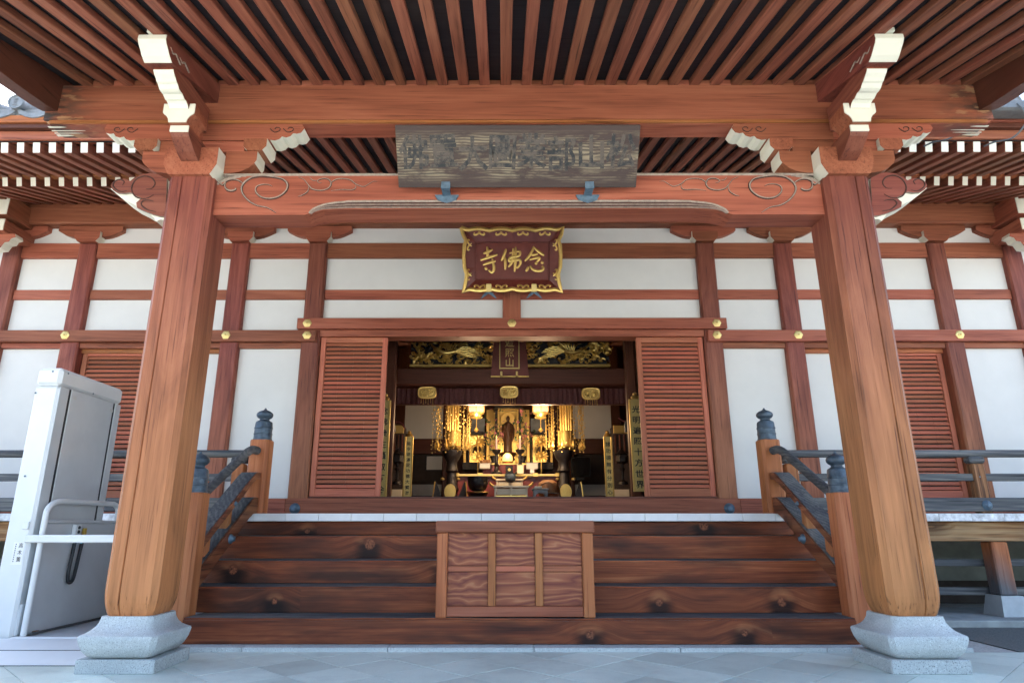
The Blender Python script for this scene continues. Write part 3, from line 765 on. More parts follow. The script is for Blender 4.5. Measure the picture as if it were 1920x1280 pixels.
# ------------------------------------------------------------------ the porch
po = thing('entrance_porch', 'red brown timber entrance porch with carved beams and rows of rafters', 'porch', (0, 4.77, 0))
PX, PY, PH = 2.61, 4.77, .18
def section(h, c, g=True, side=1):
    d = c*.55
    S = [(-h+c, -h), (-h+c+.002, -h)]
    if g:
        gx = side*.062
        S += [(gx-.006, -h), (gx, -h+.012), (gx+.006, -h)]
    S += [(h-c-.002, -h), (h-c, -h), (h-c+.004, -h+.006), (h-.006, -h+c-.004), (h, -h+c), (h, h-c), (h-c, h), (-h+c, h), (-h, h-c), (-h, -h+c), (-h+.006, -h+c-.004), (-h+c-.004, -h+.006)]
    return S
def at_z(S, z, k=1.): return [(a*k, b*k, z) for a, b in S]
for s in (-1, 1):
    S = section(PH, .036, True, 1 if s > 0 else -1)
    secs = [at_z(S, -1.6+z, k) for z, k in ((0, .83), (.02, .875), (.05, .925), (.085, .965), (.125, .99), (.17, 1), (1.2, 1), (2.2, 1), (3.245, 1))]
    pl = place('pillar', loftmesh(secs, wood('post', 'z', PILLAR_TONE)), po, (s*PX, PY, .337+1.6))
    # stone base: flared, bulging block on a square plinth
    def sq(h, c): return [(-h+c, -h), (h-c, -h), (h, -h+c), (h, h-c), (h-c, h), (-h+c, h), (-h, h-c), (-h, -h+c)]
    prof = [(.186, .0), (.212, .014), (.236, .045), (.251, .08), (.259, .112), (.261, .132), (.257, .141), (.238, .150), (.213, .166), (.194, .188), (.181, .214), (.174, .250)]
    base = place('pillar_base', loftmesh([[(a, b, z) for a, b in sq(h, .028)] for h, z in prof], M['granite'], True), po, (s*PX, PY, .087))
    box('plinth', base, s*PX-.255, s*PX+.255, PY-.225, PY+.27, 0, .086, 'granite2', .006)
    # bearing block on the pillar head
    x = s*PX
    P = [(x-.165, 3.583), (x+.165, 3.583), (x+.178, 3.605), (x+.205, 3.66), (x+.212, 3.675), (x+.212, 3.822), (x-.212, 3.822), (x-.212, 3.675), (x-.205, 3.66), (x-.178, 3.605)]
    prism('bearing_block', po, P, 'XZ', PY-.215, PY+.215, 'wood', 'cream', sel=.3)
    # boat arm along the beam
    A = [(-.47, 3.868), (-.47, 3.79), (-.455, 3.76), (-.41, 3.715), (-.35, 3.682), (-.27, 3.668), (-.2125, 3.668)]
    for t in (-1, 1):
        Pq = [(x+t*a, b) for a, b in A]+[(x+t*-.2125, 3.868)]
        prism('bracket_arm', po, Pq, 'XZ', PY-.085, PY+.085, 'wood', 'cream', sel=.8)
        B = [(x+t*.36, 3.870), (x+t*.56, 3.870)]
        bb = [(x+t*.385, 3.870), (x+t*.515, 3.870), (x+t*.545, 3.905), (x+t*.545, 3.975), (x+t*.355, 3.975), (x+t*.355, 3.905)]
        prism('small_block', po, bb, 'XZ', PY-.105, PY+.105, 'wood', 'cream', sel=.3)
        # carved upper arm with scalloped underside
        C = [(.0, 3.977), (.56, 3.977), (.60, 3.972), (.635, 3.985), (.655, 4.01), (.69, 4.0), (.725, 4.012), (.745, 4.04), (.775, 4.035), (.81, 4.045), (.835, 4.085), (.815, 4.124), (.0, 4.124)]
        prism('carved_arm', po, [(x+t*a, b) for a, b in C], 'XZ', PY-.08, PY+.08, 'wood', 'cream', sel=.12)
        box('filler_beam', po, *sorted((x+t*.0, x+t*.352)), PY-.07, PY+.07, 3.870, 3.975, 'wood', .004)
        for q in range(2):
            cx0 = x+t*(.60+.11*q)
            tube('carved_line', po, smooth_path([(cx0-t*.05, PY-.081, 4.085), (cx0-t*.01, PY-.082, 4.05), (cx0+t*.03, PY-.082, 4.065), (cx0+t*.03, PY-.082, 4.09), (cx0, PY-.082, 4.095), (cx0-t*.01, PY-.082, 4.08)], 3), .004, 'groove', 5)
    # nose stack pointing out towards the court
    prism('nose_arm', po, [(4.975, 3.87), (4.345, 3.87), (4.34, 3.815), (4.36, 3.79), (4.40, 3.765), (4.46, 3.725), (4.53, 3.698), (4.60, 3.69), (4.975, 3.69)], 'YZ', x-.07, x+.07, 'post', None)  # darker wood on nose, wave and tail beams: side shade put into colour
    prism('nose_end', po, [(4.338, 3.868), (4.328, 3.868), (4.326, 3.82), (4.335, 3.815)], 'YZ', x-.071, x+.071, 'cream', None)
    nb = [(-.068, 3.871), (.068, 3.871), (.074, 3.90), (.09, 3.925), (.115, 3.945), (.12, 3.955), (.12, 4.03), (.078, 4.03), (.076, 3.985), (-.076, 3.985), (-.078, 4.03), (-.12, 4.03), (-.12, 3.955), (-.115, 3.945), (-.09, 3.925), (-.074, 3.90)]
    prism('nose_block', po, [(x+a, b) for a, b in nb], 'XZ', 4.295, 4.50, 'wood', None)
    prism('nose_block_face', po, [(x+a, b) for a, b in nb], 'XZ', 4.285, 4.294, 'cream', None)
    # wave-cut beam end (white underside) below the tail of the sloping beam
    wv = [(4.285, 3.988), (4.262, 4.012), (4.235, 4.022), (4.215, 4.018), (4.20, 4.025), (4.175, 4.036), (4.145, 4.034), (4.12, 4.04), (4.095, 4.062), (4.075, 4.068), (4.055, 4.085), (4.03, 4.10), (4.01, 4.122)]
    for nm, P2, m_ in (('wave_beam', wv+[(4.01, 4.20), (4.60, 4.20), (4.60, 3.988)], 'post'),):
        prism(nm, po, P2, 'YZ', x-.072, x+.072, m_, None)
    sk = [(a-.006, b-.006) for a, b in wv]+wv[::-1]
    prism('wave_face', po, sk, 'YZ', x-.073, x+.073, 'cream', None)
    # sloping tail beam above with its curved white end
    tb = [(3.825, 4.262), (3.822, 4.225), (3.838, 4.198), (3.868, 4.172), (3.90, 4.142), (3.94, 4.120)]
    prism('tail_beam', po, tb+[(4.20, 4.19), (5.05, 4.42), (5.05, 4.60), (3.90, 4.278)], 'YZ', x-.098, x+.098, 'post', None)  # shaded sides put into the darker wood colour
    prism('tail_face', po, [(a-.008, b-.004) for a, b in tb]+tb[::-1], 'YZ', x-.099, x+.099, 'cream', None)
    prism('tail_tip', po, [(3.80, 4.268), (3.80, 4.30), (3.86, 4.31), (3.86, 4.272)], 'YZ', x-.035, x+.035, 'cream', None)
    for q in range(2):
        yy = 3.95+.13*q
        for sd_ in (-1, 1):
            tube('carved_line', po, smooth_path([(x+sd_*.0985, yy-.06, 4.215+.02*q), (x+sd_*.0995, yy-.02, 4.19+.03*q), (x+sd_*.0995, yy+.01, 4.215+.03*q), (x+sd_*.0995, yy+.05, 4.20+.03*q), (x+sd_*.0985, yy+.09, 4.185+.035*q)], 4), taper(21, .007), 'worn', 5)
    # cloud-shaped nose on the outer side of the pillar
    W_ = [(.18, 3.245), (.24, 3.245), (.262, 3.228), (.30, 3.275), (.36, 3.325), (.40, 3.340), (.45, 3.37), (.52, 3.405), (.60, 3.46), (.675, 3.52), (.70, 3.558), (.695, 3.59), (.672, 3.612), (.64, 3.618), (.60, 3.608), (.565, 3.598), (.55, 3.618), (.52, 3.645), (.48, 3.665), (.44, 3.668), (.40, 3.672), (.35, 3.678), (.30, 3.665), (.255, 3.648), (.18, 3.648)]
    face = [(1180, 1000), (1130, 1000), (1075, 985), (1010, 960), (968, 940), (962, 905), (985, 885), (1000, 872), (960, 855), (920, 832), (880, 838), (830, 835), (797, 815), (783, 790), (792, 765), (830, 740), (880, 735), (920, 752), (950, 728), (1000, 706), (1060, 696), (1110, 702), (1145, 720), (1180, 735)]
    fp = [U(a/3.766, 140+b/3.766, Y=PY-.125) for a, b in face]; fp = [(-2.61-q.x, q.z) for q in fp]
    fp = [(max(a, .181) if a < .23 else a, b) for a, b in fp]
    prism('cloud_nose', po, [(x+s*a, b) for a, b in W_[:10]+[(a-.004, b-.006) for a, b in fp[13:]]], 'XZ', PY-.10, PY+.12, 'cream', 'cream')
    prism('cloud_face', po, [(x+s*a, b) for a, b in fp], 'XZ', PY-.127, PY-.101, 'post', 'worn')
    def carve(pts, r=.006, m='groove'):
        pth = smooth_path([(x+s*a, PY-.128, b) for a, b in pts], 4); tube('carved_line', po, pth, taper(len(pth), r), m, 6)
    carve([(.30, 3.45), (.36, 3.415), (.44, 3.43), (.485, 3.50), (.47, 3.575), (.41, 3.615), (.34, 3.60), (.305, 3.55), (.325, 3.505), (.37, 3.50)])
    carve([(.52, 3.485), (.575, 3.478), (.63, 3.515), (.635, 3.56), (.595, 3.585), (.555, 3.565), (.565, 3.535)])
    carve([(.26, 3.30), (.33, 3.315), (.385, 3.36), (.375, 3.395), (.33, 3.40), (.29, 3.39)])
# the big purlin beam with weathered hexagonal ends
E2 = [(3.72, 4.488), (3.925, 4.33), (3.955, 4.27), (3.955, 4.165), (3.80, 4.128)]
prism('purlin_beam', po, [(-3.955, 4.488), (-3.955, 4.165), (-3.91, 4.127), (3.91, 4.127), (3.955, 4.165), (3.955, 4.488)], 'XZ', 4.69, 4.885, wood('wood', 'x', None, (3.45, 3.9)), 'cream', sel=.45)
prism('purlin_edge', po, [(-3.90, 4.130), (-3.90, 4.155), (3.90, 4.155), (3.90, 4.130)], 'XZ', 4.672, 4.689, 'orange')  # lighter strip paints the highlight along the chamfer
prism('purlin_face', po, [(-3.948, 4.157), (-3.948, 4.487), (3.948, 4.487), (3.948, 4.157)], 'XZ', 4.666, 4.689, wood('wood', 'x', None, (3.45, 3.9)))
for s in (-1, 1):
    for x0, x1, y, t in ((3.79, 3.94, 4.73, .022), (3.66, 3.945, 4.78, .012), (3.70, 3.945, 4.815, .010), (3.80, 3.945, 4.85, .026)):
        prism('flaked_paint', po, [(s*x0, y-.001), (s*(x0+.3*(x1-x0)), y-t/2), (s*x1, y-t/2), (s*x1, y+t/2), (s*(x0+.4*(x1-x0)), y+t/3)], 'XY', 4.1255, 4.1285, 'cream')
    xs = s*3.28
# curved tie beam ("rainbow" beam) between the pillars
zt = [(-2.43, 3.565), (-2.38, 3.60), (-2.32, 3.622), (-2.2, 3.642), (-2.04, 3.650)]
top = zt+[(-a, b) for a, b in zt[::-1]]
bot = [(2.43, 3.285), (1.70, 3.285), (1.66, 3.30), (1.56, 3.325), (1.4, 3.335), (-1.4, 3.335), (-1.56, 3.325), (-1.66, 3.30), (-1.70, 3.285), (-2.43, 3.285)]
prism('tie_beam', po, top+bot, 'XZ', 4.67, 4.90, wood('wood', 'x'))
lip = [(a, b+.0005) for a, b in top]
tube('beam_lip', po, smooth_path([(a, 4.680, b-.006) for a, b in top], 3), .016, 'worn', 8)
for off, r, m_, in ((.0, .010, 'worn'), (.015, .006, 'groove'), (.030, .009, 'worn2'), (.043, .006, 'groove'), (.054, .008, 'worn2')):
    zz = 3.400-off
    pth = smooth_path([(-1.665+off*.25, 4.668, 3.300-off*.1), (-1.63+off*.3, 4.664, 3.335-off*.3), (-1.54, 4.660, 3.372-off*.65), (-1.40, 4.660, 3.392-off*.9), (-1.2, 4.660, zz), (0, 4.660, zz), (1.2, 4.660, zz), (1.40, 4.660, 3.392-off*.9), (1.54, 4.660, 3.372-off*.65), (1.63-off*.3, 4.664, 3.335-off*.3), (1.665-off*.25, 4.668, 3.300-off*.1)], 5)
    tube('beam_moulding', po, pth, r, m_, 8, (1, .6, 1))
# carved scrollwork on the tie beam, traced on its front face
Z1 = lambda a, b: U(400+a/5.817, 220+b/5.817, Y=4.67)
Z2 = lambda a, b: U(600+a/6.4, 230+b/6.4, Y=4.67)
SCROLL = [(Z1, .012, [(685, 1045), (640, 1015), (580, 985), (480, 965), (390, 915), (325, 840), (310, 770), (350, 705), (430, 660), (550, 642), (680, 660), (770, 685), (812, 740), (790, 810), (710, 870), (610, 890), (520, 870), (465, 815), (472, 762), (530, 737), (600, 737), (645, 755)]),
 (Z1, .011, [(15, 695), (60, 712), (105, 742), (138, 705), (185, 684), (250, 684), (305, 708), (330, 740)]), (Z1, .012, [(140, 705), (128, 755), (155, 796), (205, 806), (247, 790), (238, 775)]),
 (Z1, .008, [(930, 655), (990, 682), (1040, 742), (1082, 785), (1170, 800), (1250, 780), (1285, 730), (1260, 682), (1200, 670), (1140, 690), (1150, 715), (1182, 715)]),
 (Z1, .007, [(1042, 750), (1030, 810), (975, 850), (920, 866)]), (Z1, .005, [(1050, 655), (1088, 690), (1130, 690)]),
 (Z2, .006, [(0, 816), (60, 812), (110, 780), (130, 735), (150, 708), (200, 682), (280, 675), (370, 692), (430, 740), (520, 770), (580, 742), (640, 707), (690, 712)]), (Z2, .006, [(430, 745), (425, 790), (380, 810), (250, 806), (130, 822)])]
for s in (1, -1):
    for fn, r, pts in SCROLL:
        P = [fn(a, b) for a, b in pts]
        P = [(s*(p.x), 4.669, min(p.z, 3.628)) for p in P]; P = smooth_path(P, 4)
        tube('carved_line', po, P, taper(len(P), r*.85, .3, .25), 'groove', 6); tube('carved_scroll', po, [(p[0], 4.669-r*.45, p[2]+r*.10) for p in P], taper(len(P), r*.55, .3, .2), 'worn', 6)  # dark outline and pale worn centre: groove shade and highlight put into colour
# frog-leg strut behind the hanging board
prism('frog_leg_strut', po, [(-.62, 3.652), (-.50, 3.68), (-.36, 3.80), (-.34, 3.92), (-.42, 3.99), (-.45, 4.124), (.45, 4.124), (.42, 3.99), (.34, 3.92), (.36, 3.80), (.50, 3.68), (.62, 3.652)], 'XZ', 4.72, 4.86, 'wood', 'cream')
# porch roof: rafters, boards, fillers, side boards, tiles
RSL = .262; A = math.atan(RSL)
def rz(y): return 4.490+(y-4.67)*RSL          # underside of the rafters
for k in range(-22, 22):
    x = (k+.5)*.177-.012
    if abs(x) > 3.80: continue
    y0, y1 = 2.35, 8.62; L = (y1-y0)/math.cos(A); ym = (y0+y1)/2
    obox('porch_rafter', po, (x, ym-.027*math.sin(A), rz(ym)+.027*math.cos(A)), (.084, L, .054), (A, 0, 0), wood('rafter', 'y'), .005, 'cream')
    if k < 21: box('filler_block', po, x+.043, x+.134, 4.668, 4.70, 4.489, 4.542, wood('wood', 'x'), .003)
ym = 5.4; L = 6.6/math.cos(A)
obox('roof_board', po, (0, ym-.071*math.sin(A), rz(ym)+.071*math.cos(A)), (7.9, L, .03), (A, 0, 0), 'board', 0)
obox('roof_covering', po, (0, ym-.25*math.sin(A), rz(ym)+.25*math.cos(A)), (8.1, L+.1, .2), (A, 0, 0), 'tile', .02)
for s in (-1, 1):
    y0, y1 = 2.15, 6.6; ym = (y0+y1)/2
    dz = -.065
    Pq = [(y0, 3.76), (3.4, 4.02), (4.06, 4.138), (4.22, 4.155), (4.54, 4.203), (4.662, 4.235), (4.663, rz(4.66)), (y1, rz(y1)), (y1, rz(y1)+.16), (y0, rz(y0)+.16)]
    prism('side_board', po, Pq, 'YZ', s*3.84, s*3.965, 'inner', None)
box('eave_fascia', po, -4.0, 4.0, 2.22, 2.34, rz(2.3)-.02, rz(2.3)+.16, 'wood', .01)

# ------------------------------------------------------------------ boards with writing
def tilted(name, parent, me, mat, loc=(0, 0, 0), rot=(0, 0, 0), sc=None):
    m = mat @ Matrix.Translation(Vector(loc)) @ Euler(rot).to_matrix().to_4x4()
    if sc is not None: m = m @ Matrix.Diagonal((*sc, 1))
    return setup(bpy.data.objects.new(name, me), parent, m)
# long weathered board hanging on the tie beam
sb = thing('hanging_signboard', 'long dark weathered board with faded brush characters hung on the porch beam', 'signboard', (-.01, 4.6, 3.47))
a, b = Vector((0, 4.60, 3.478)), Vector((0, 4.31, 3.845)); h = (b-a).length; tl = math.atan2(a.y-b.y, b.z-a.z)
SBM = Matrix.Translation((-.012, (a.y+b.y)/2-.02, (a.z+b.z)/2)) @ Euler((tl, 0, 0)).to_matrix().to_4x4()
tilted('board', sb, boxmesh(1.865, .045, h, M['sign'], .004), SBM)
for i, ch in enumerate('佛置大圖業部山松'):
    x = -.80+i*.228
    tilted('faded_character', sb, glyph(ch, M['ink'], .004), SBM, (x, -.0235, .035+.012*math.sin(i*2.1)), (0, R(3*math.sin(i*5)), 0), (.235, .3, .27))
for x0, x1, z, t in ((-.75, .93, .03, .002), (-.93, -.2, -.13, .0012), (.2, .93, -.09, .0012)):
    tilted('crack', sb, boxmesh(x1-x0, .0015, t, M['inkblack'], 0), SBM, ((x0+x1)/2, -.0234, z), (0, R(1.2), 0))
for x in (-.573, .553):
    hk = thing('sign_hook', 'blue grey metal hook holding the %s end of the weathered board' % ('left' if x < 0 else 'right'), 'hook', (x, 4.64, 3.43), 'hooks of the weathered board')
    fan = [(x+.090*math.cos(math.pi+math.pi*i/12)*(1+.05*(i % 3 == 0)), 3.452+.068*math.sin(math.pi+math.pi*i/12)*(1+.06*(i % 3 == 0))) for i in range(13)]
    prism('wall_plate', hk, fan, 'XZ', 4.652, 4.668, 'iron')
    box('arm', hk, x-.032, x+.032, 4.545, 4.66, 3.442, 3.462, 'iron', .004)
    cl = [(-.036, -.01), (.036, -.01), (.034, .05), (.046, .085), (.02, .092), (-.02, .092), (-.046, .085), (-.034, .05)]
    prism('clasp', hk, [(x+p, 3.452+q) for p, q in cl], 'XZ', 4.533, 4.545, 'iron')
# gilt framed name plaque over the doors
pq = thing('name_plaque', 'red plaque with three gilt characters and wavy gold frame above the doors', 'plaque', (0, 8.5, 4.03))
PT = Matrix.Translation((.005, 8.40, 4.48)) @ Euler((R(11), 0, 0)).to_matrix().to_4x4()
pw, ph = .660, .405
Zq = .00138/1.0
def pz(a, b): return ((a-668)*.00137, -(b-462)*.00146)       # close-up pixels to plaque metres
outer = []
def wave(n, amp, ph_): return [amp*abs(math.sin(math.pi*(k/12)))*ph_ for k in range(n*12)]
tops = [(-.71, .455)]+[(-.71+1.42*i/40, .455-.045*min(1, i/3, (40-i)/3)+.030*abs(math.sin(math.pi*(i-2)/9))) for i in range(2, 39)]+[(.71, .455)]
rights = [(.71, .455), (.685, .36), (.645, .27), (.665, .20), (.672, .05), (.665, -.10), (.635, -.20), (.640, -.28), (.655, -.36), (.68, -.455)]
bots = [(.68, -.455)]+[(.68-1.36*i/40, -.455+.050*min(1, i/3, (40-i)/3)-.028*abs(math.sin(math.pi*(i-2)/9))) for i in range(2, 39)]+[(-.68, -.455)]
lefts = [(-a_, b_) for a_, b_ in rights[::-1]]
outline = tops[:-1]+rights[:-1]+bots[:-1]+lefts[:-1]
bm = bmesh.new()
inner = [(max(-.51, min(.51, a_)), max(-.265, min(.265, b_))) for a_, b_ in outline]
r0 = [bm.verts.new((a_, -.075, b_)) for a_, b_ in outline]; r1 = [bm.verts.new((a_*.999, .0, b_*.999)) for a_, b_ in inner]; r2 = [bm.verts.new((a_, .05, b_)) for a_, b_ in outline]
for A_, B_ in ((r0, r1), (r2, r0)):
    for k in range(len(A_)):
        q = (A_[k], A_[(k+1) % len(A_)], B_[(k+1) % len(A_)], B_[k])
        if (B_[k].co-B_[(k+1) % len(A_)].co).length < 1e-6: q = q[:3]
        bm.faces.new(q)
bmesh.ops.remove_doubles(bm, verts=bm.verts, dist=1e-5)
tilted('frame', pq, finish(bm, M['plaquered']), PT)
tilted('panel', pq, boxmesh(1.03, .03, .54, M['plaquered'], .003), PT, (0, .018, 0))
for x0, x1, z0, z1 in ((-.515, .515, .258, .268), (-.515, .515, -.268, -.258), (-.515, -.505, -.258, .258), (.505, .515, -.258, .258)):
    tilted('inner_bead', pq, boxmesh(x1-x0, .02, z1-z0, M['plaquered'], .002), PT, ((x0+x1)/2, -.004, (z0+z1)/2))
P = [(a_, -.078, b_) for a_, b_ in outline]; P.append(P[0])
tilted('gilt_rim', pq, tubemesh(P, .026, M['gold'], 8, False, (1, .8, 1.15)), PT)
for cx, cz, ang in [(-.46+.305*i, .375, 0) for i in range(4)]+[(-.45+.30*i, -.372, 180) for i in range(4)]+[(-.605, .215, 90), (-.605, -.205, 90), (.605, .215, 270), (.605, -.205, 270)]:
    for sd_ in (-1, 1):
        pts = smooth_path([(-.062*sd_, 0, -.012), (-.075*sd_, 0, .004), (-.06*sd_, 0, .018), (-.03*sd_, 0, .012), (0, 0, -.012 if ang else -.012), (.02*sd_, 0, -.04)], 4)
        m_ = PT @ Matrix.Translation((cx, -.052, cz)) @ Matrix.Rotation(R(180+ang), 4, 'Y')
        tilted('gilt_curl', pq, tubemesh(pts, taper(len(pts), .014, .3, .5), M['gold'], 6), m_)
STROKES = [  # the three brush characters, traced stroke by stroke
 [(890, 322), (872, 368), (832, 428), (796, 464)], [(893, 335), (930, 365), (968, 394), (994, 410)], [(862, 408), (895, 402), (932, 396)],
 [(846, 452), (895, 438), (942, 430), (932, 458), (902, 490)], [(834, 518), (822, 545), (808, 566)], [(852, 508), (872, 540), (918, 560), (968, 556), (984, 532), (972, 512)], [(900, 478), (922, 496)], [(962, 470), (985, 490)],
 [(606, 346), (592, 388), (558, 462)], [(590, 418), (598, 480), (596, 548)], [(640, 388), (692, 378), (744, 372), (740, 410), (695, 420), (648, 432), (640, 465), (690, 460), (742, 452), (750, 488), (722, 530), (708, 520)],
 [(678, 342), (674, 440), (655, 490), (628, 522)], [(704, 328), (702, 450), (692, 568)],
 [(372, 392), (420, 376), (470, 352)], [(410, 325), (418, 380), (412, 436)], [(345, 456), (430, 428), (517, 402)], [(370, 502), (430, 482), (500, 465)], [(464, 442), (478, 500), (480, 548), (460, 574), (428, 552)], [(390, 522), (410, 550)]]
for stk in STROKES:
    pts = smooth_path([(*pz(a_, b_),) for a_, b_ in [(0, 0)]][:0]+[(pz(a_, b_)[0], 0, pz(a_, b_)[1]) for a_, b_ in stk], 5)
    tilted('gilt_stroke', pq, tubemesh(pts, taper(len(pts), .0205, .3, .55), M['gold'], 8, True, (1, .6, 1)), PT, (0, -.004, .0))
for x in (-.325, .30):
    m_ = PT @ Matrix.Translation((x, -.09, -.40))
    tilted('plaque_bracket', pq, boxmesh(.075, .03, .12, M['brass'], .008), m_)
    for s in (-1, 1): tilted('bracket_leaf', pq, tubemesh([(0, 0, -.05), (s*.05, -.01, -.09), (s*.11, -.01, -.15)], [.02, .022, .004], M['iron'], 6, True, (1, .4, 1)), m_)

# ------------------------------------------------------------------ wheelchair lift at the left
lf = thing('wheelchair_lift', 'pale grey wheelchair platform lift beside the left pillar', 'lift', (-3.6, 5.8, 0))
tx0, tx1, ty0, ty1 = -4.07, -3.87, 5.35, 6.27
box('tower', lf, tx0, tx1, ty0, ty1, .02, 2.045, 'lift', .018)
box('tower_cap', lf, tx0-.004, tx1+.006, ty0-.006, ty1+.006, 2.05, 2.205, 'lift', .028)
for y0, y1 in ((ty0+.012, 5.478), (5.512, 6.135), (6.168, ty1-.012)):
    box('mast_panel', lf, tx1+.0005, tx1+.010, y0, y1, .3, 2.046, 'liftgrey', .003)
for y0, y1 in ((5.479, 5.511), (6.136, 6.167)): box('slot', lf, tx1+.0003, tx1+.003, y0, y1, .3, 2.046, 'rubber', 0)
for y, z in ((5.42, 2.17), (5.80, 2.07)): lathe('screw', lf, [(.008, 0), (.007, .004), (0, .005)], (tx1+.011, y, z), 'iron', 10, (0, R(90), 0), key='screw')
for x, z in ((-3.94, 2.17), (-4.05, 1.985), (-4.0, 1.3)): lathe('screw', lf, [(.008, 0), (.007, .004), (0, .005)], (x, ty0-.007, z), 'iron', 10, (R(90), 0, 0), key='screw')
gx = -3.80
box('guard_panel', lf, gx-.03, gx, 5.40, 6.85, .105, .935, 'liftgrey', .008)
box('guard_top', lf, gx-.036, gx+.010, 5.39, 6.86, .936, .962, 'liftgrey', .006)
tube('hoop_rail', lf, smooth_path([(gx+.0, 5.385, .10), (gx, 5.385, .5), (gx, 5.385, .95), (gx, 5.40, 1.05), (gx, 5.48, 1.10), (gx, 5.62, 1.112), (gx, 6.20, 1.112), (gx, 6.32, 1.105), (gx, 6.38, 1.06), (gx, 6.39, .96)], 6), .023, 'lift', 12)
box('barrier_arm', lf, -3.90, -3.0, 5.325, 5.365, .785, .845, 'lift', .008)
box('switch_box', lf, -3.795, -3.76, 5.735, 5.815, .80, .925, 'lift', .004)
for z in (.900, .865): lathe('switch_button', lf, [(.014, 0), (.012, .008), (0, .010)], (-3.76, 5.775, z), 'rubber', 12, (0, R(90), 0), key='btn')
box('yellow_tag', lf, -3.785, -3.765, 5.865, 5.90, .83, .895, 'yellow', .003); box('blue_tag', lf, -3.785, -3.766, 5.86, 5.885, .765, .795, 'cyan', .003)
tube('coiled_cable', lf, smooth_path([(-3.775, 5.775, .80), (-3.772, 5.765, .70), (-3.77, 5.75, .56), (-3.768, 5.755, .48), (-3.766, 5.785, .455), (-3.766, 5.82, .48), (-3.768, 5.84, .57), (-3.772, 5.86, .70), (-3.775, 5.875, .77)], 6), .014, 'rubber', 10)
stc = box('name_sticker', lf, -3.985, -3.895, ty0-.003, ty0-.0006, .62, .79, 'edge', 0)
for i, ch in enumerate('高木薫'):
    place('character', glyph(ch, M['inkblack'], .01), stc, (-3.925, ty0-.0045, .765-.052*i), None, (.036, .05, .04))
for i in range(9): box('small_print', stc, -3.968, -3.962, ty0-.0042, ty0-.0032, .77-.016*i, .778-.016*i, 'inkblack', 0)
for y, z in ((5.535, 2.0), (6.09, 1.985)): box('warning_label', lf, tx1+.0105, tx1+.0115, y, y+.05, z-.03, z, 'paper', 0)
box('latch_box', lf, -3.935, -3.885, ty0-.02, ty0-.001, .885, .945, 'lift', .005)
box('platform', lf, gx+.0, -2.92, 5.36, 6.88, .05, .098, 'liftgrey', .006)
box('platform_skirt', lf, gx-.04, -2.92, 5.30, 5.356, .02, .105, 'lift', .006)
prism('ramp_flap', lf, [(4.80, .002), (4.80, .010), (5.02, .062), (5.03, .052)], 'YZ', -4.1, -2.92, 'lift'); prism('ramp_flap', lf, [(5.035, .056), (5.035, .066), (5.29, .100), (5.29, .088)], 'YZ', -4.1, -2.92, 'lift')
box('ramp_seal', lf, -4.1, -2.92, 5.018, 5.036, .05, .0635, 'rubber', 0); box('ramp_seal', lf, -4.1, -2.92, 4.796, 4.806, .001, .007, 'rubber', 0); box('wheel_cover', lf, -3.90, -3.845, 5.37, 5.43, .10, .33, 'liftgrey', .008)
for y in (5.47, 6.45): box('rusty_bracket', lf, gx, gx+.03, y, y+.05, .10, .125, 'drum', .004)
tube('platform_pipe', lf, [(gx+.03, 5.42, .112), (gx+.03, 6.8, .112)], .010, 'gutter', 8)

# ------------------------------------------------------------------ inside the hall
FZ = 1.268
room = thing('inner_hall', 'dim inner hall with dark posts and plaster walls seen through the doorway', 'room', (0, 12, FZ))
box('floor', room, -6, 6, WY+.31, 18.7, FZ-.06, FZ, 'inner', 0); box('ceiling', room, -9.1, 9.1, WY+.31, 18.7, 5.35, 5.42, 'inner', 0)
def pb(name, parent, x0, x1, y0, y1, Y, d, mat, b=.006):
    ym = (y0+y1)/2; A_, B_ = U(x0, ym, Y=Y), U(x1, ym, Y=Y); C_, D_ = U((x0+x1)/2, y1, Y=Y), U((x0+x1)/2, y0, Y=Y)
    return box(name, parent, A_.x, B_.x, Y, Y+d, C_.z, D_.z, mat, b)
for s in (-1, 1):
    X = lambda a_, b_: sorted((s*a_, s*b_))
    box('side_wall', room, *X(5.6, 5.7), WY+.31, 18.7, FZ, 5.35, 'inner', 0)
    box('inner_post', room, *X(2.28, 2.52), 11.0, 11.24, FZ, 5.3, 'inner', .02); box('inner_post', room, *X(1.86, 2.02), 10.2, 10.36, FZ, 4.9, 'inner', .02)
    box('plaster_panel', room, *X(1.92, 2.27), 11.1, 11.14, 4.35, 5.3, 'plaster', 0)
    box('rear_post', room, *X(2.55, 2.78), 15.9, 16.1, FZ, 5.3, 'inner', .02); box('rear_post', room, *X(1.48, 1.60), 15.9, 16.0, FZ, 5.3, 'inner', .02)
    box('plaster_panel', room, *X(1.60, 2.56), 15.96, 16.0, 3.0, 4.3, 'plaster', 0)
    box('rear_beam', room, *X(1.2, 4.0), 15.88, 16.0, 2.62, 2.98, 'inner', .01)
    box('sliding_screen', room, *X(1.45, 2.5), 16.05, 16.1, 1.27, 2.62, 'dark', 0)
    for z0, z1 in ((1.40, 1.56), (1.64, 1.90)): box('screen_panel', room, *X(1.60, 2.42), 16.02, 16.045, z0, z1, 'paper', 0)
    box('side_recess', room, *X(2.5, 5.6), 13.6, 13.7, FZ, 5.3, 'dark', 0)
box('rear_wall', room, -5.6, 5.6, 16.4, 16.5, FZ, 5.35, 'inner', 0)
pb('picture', room, 800, 835, 855, 880, 15.95, .03, 'paper', 0); pb('picture_frame', room, 797, 838, 852, 883, 15.99, .02, 'lacquer', 0)
pb('plaster_panel', room, 884, 909, 784, 808, 15.0, .03, 'greywood', 0); pb('plaster_panel', room, 995, 1022, 784, 808, 15.0, .03, 'greywood', 0)
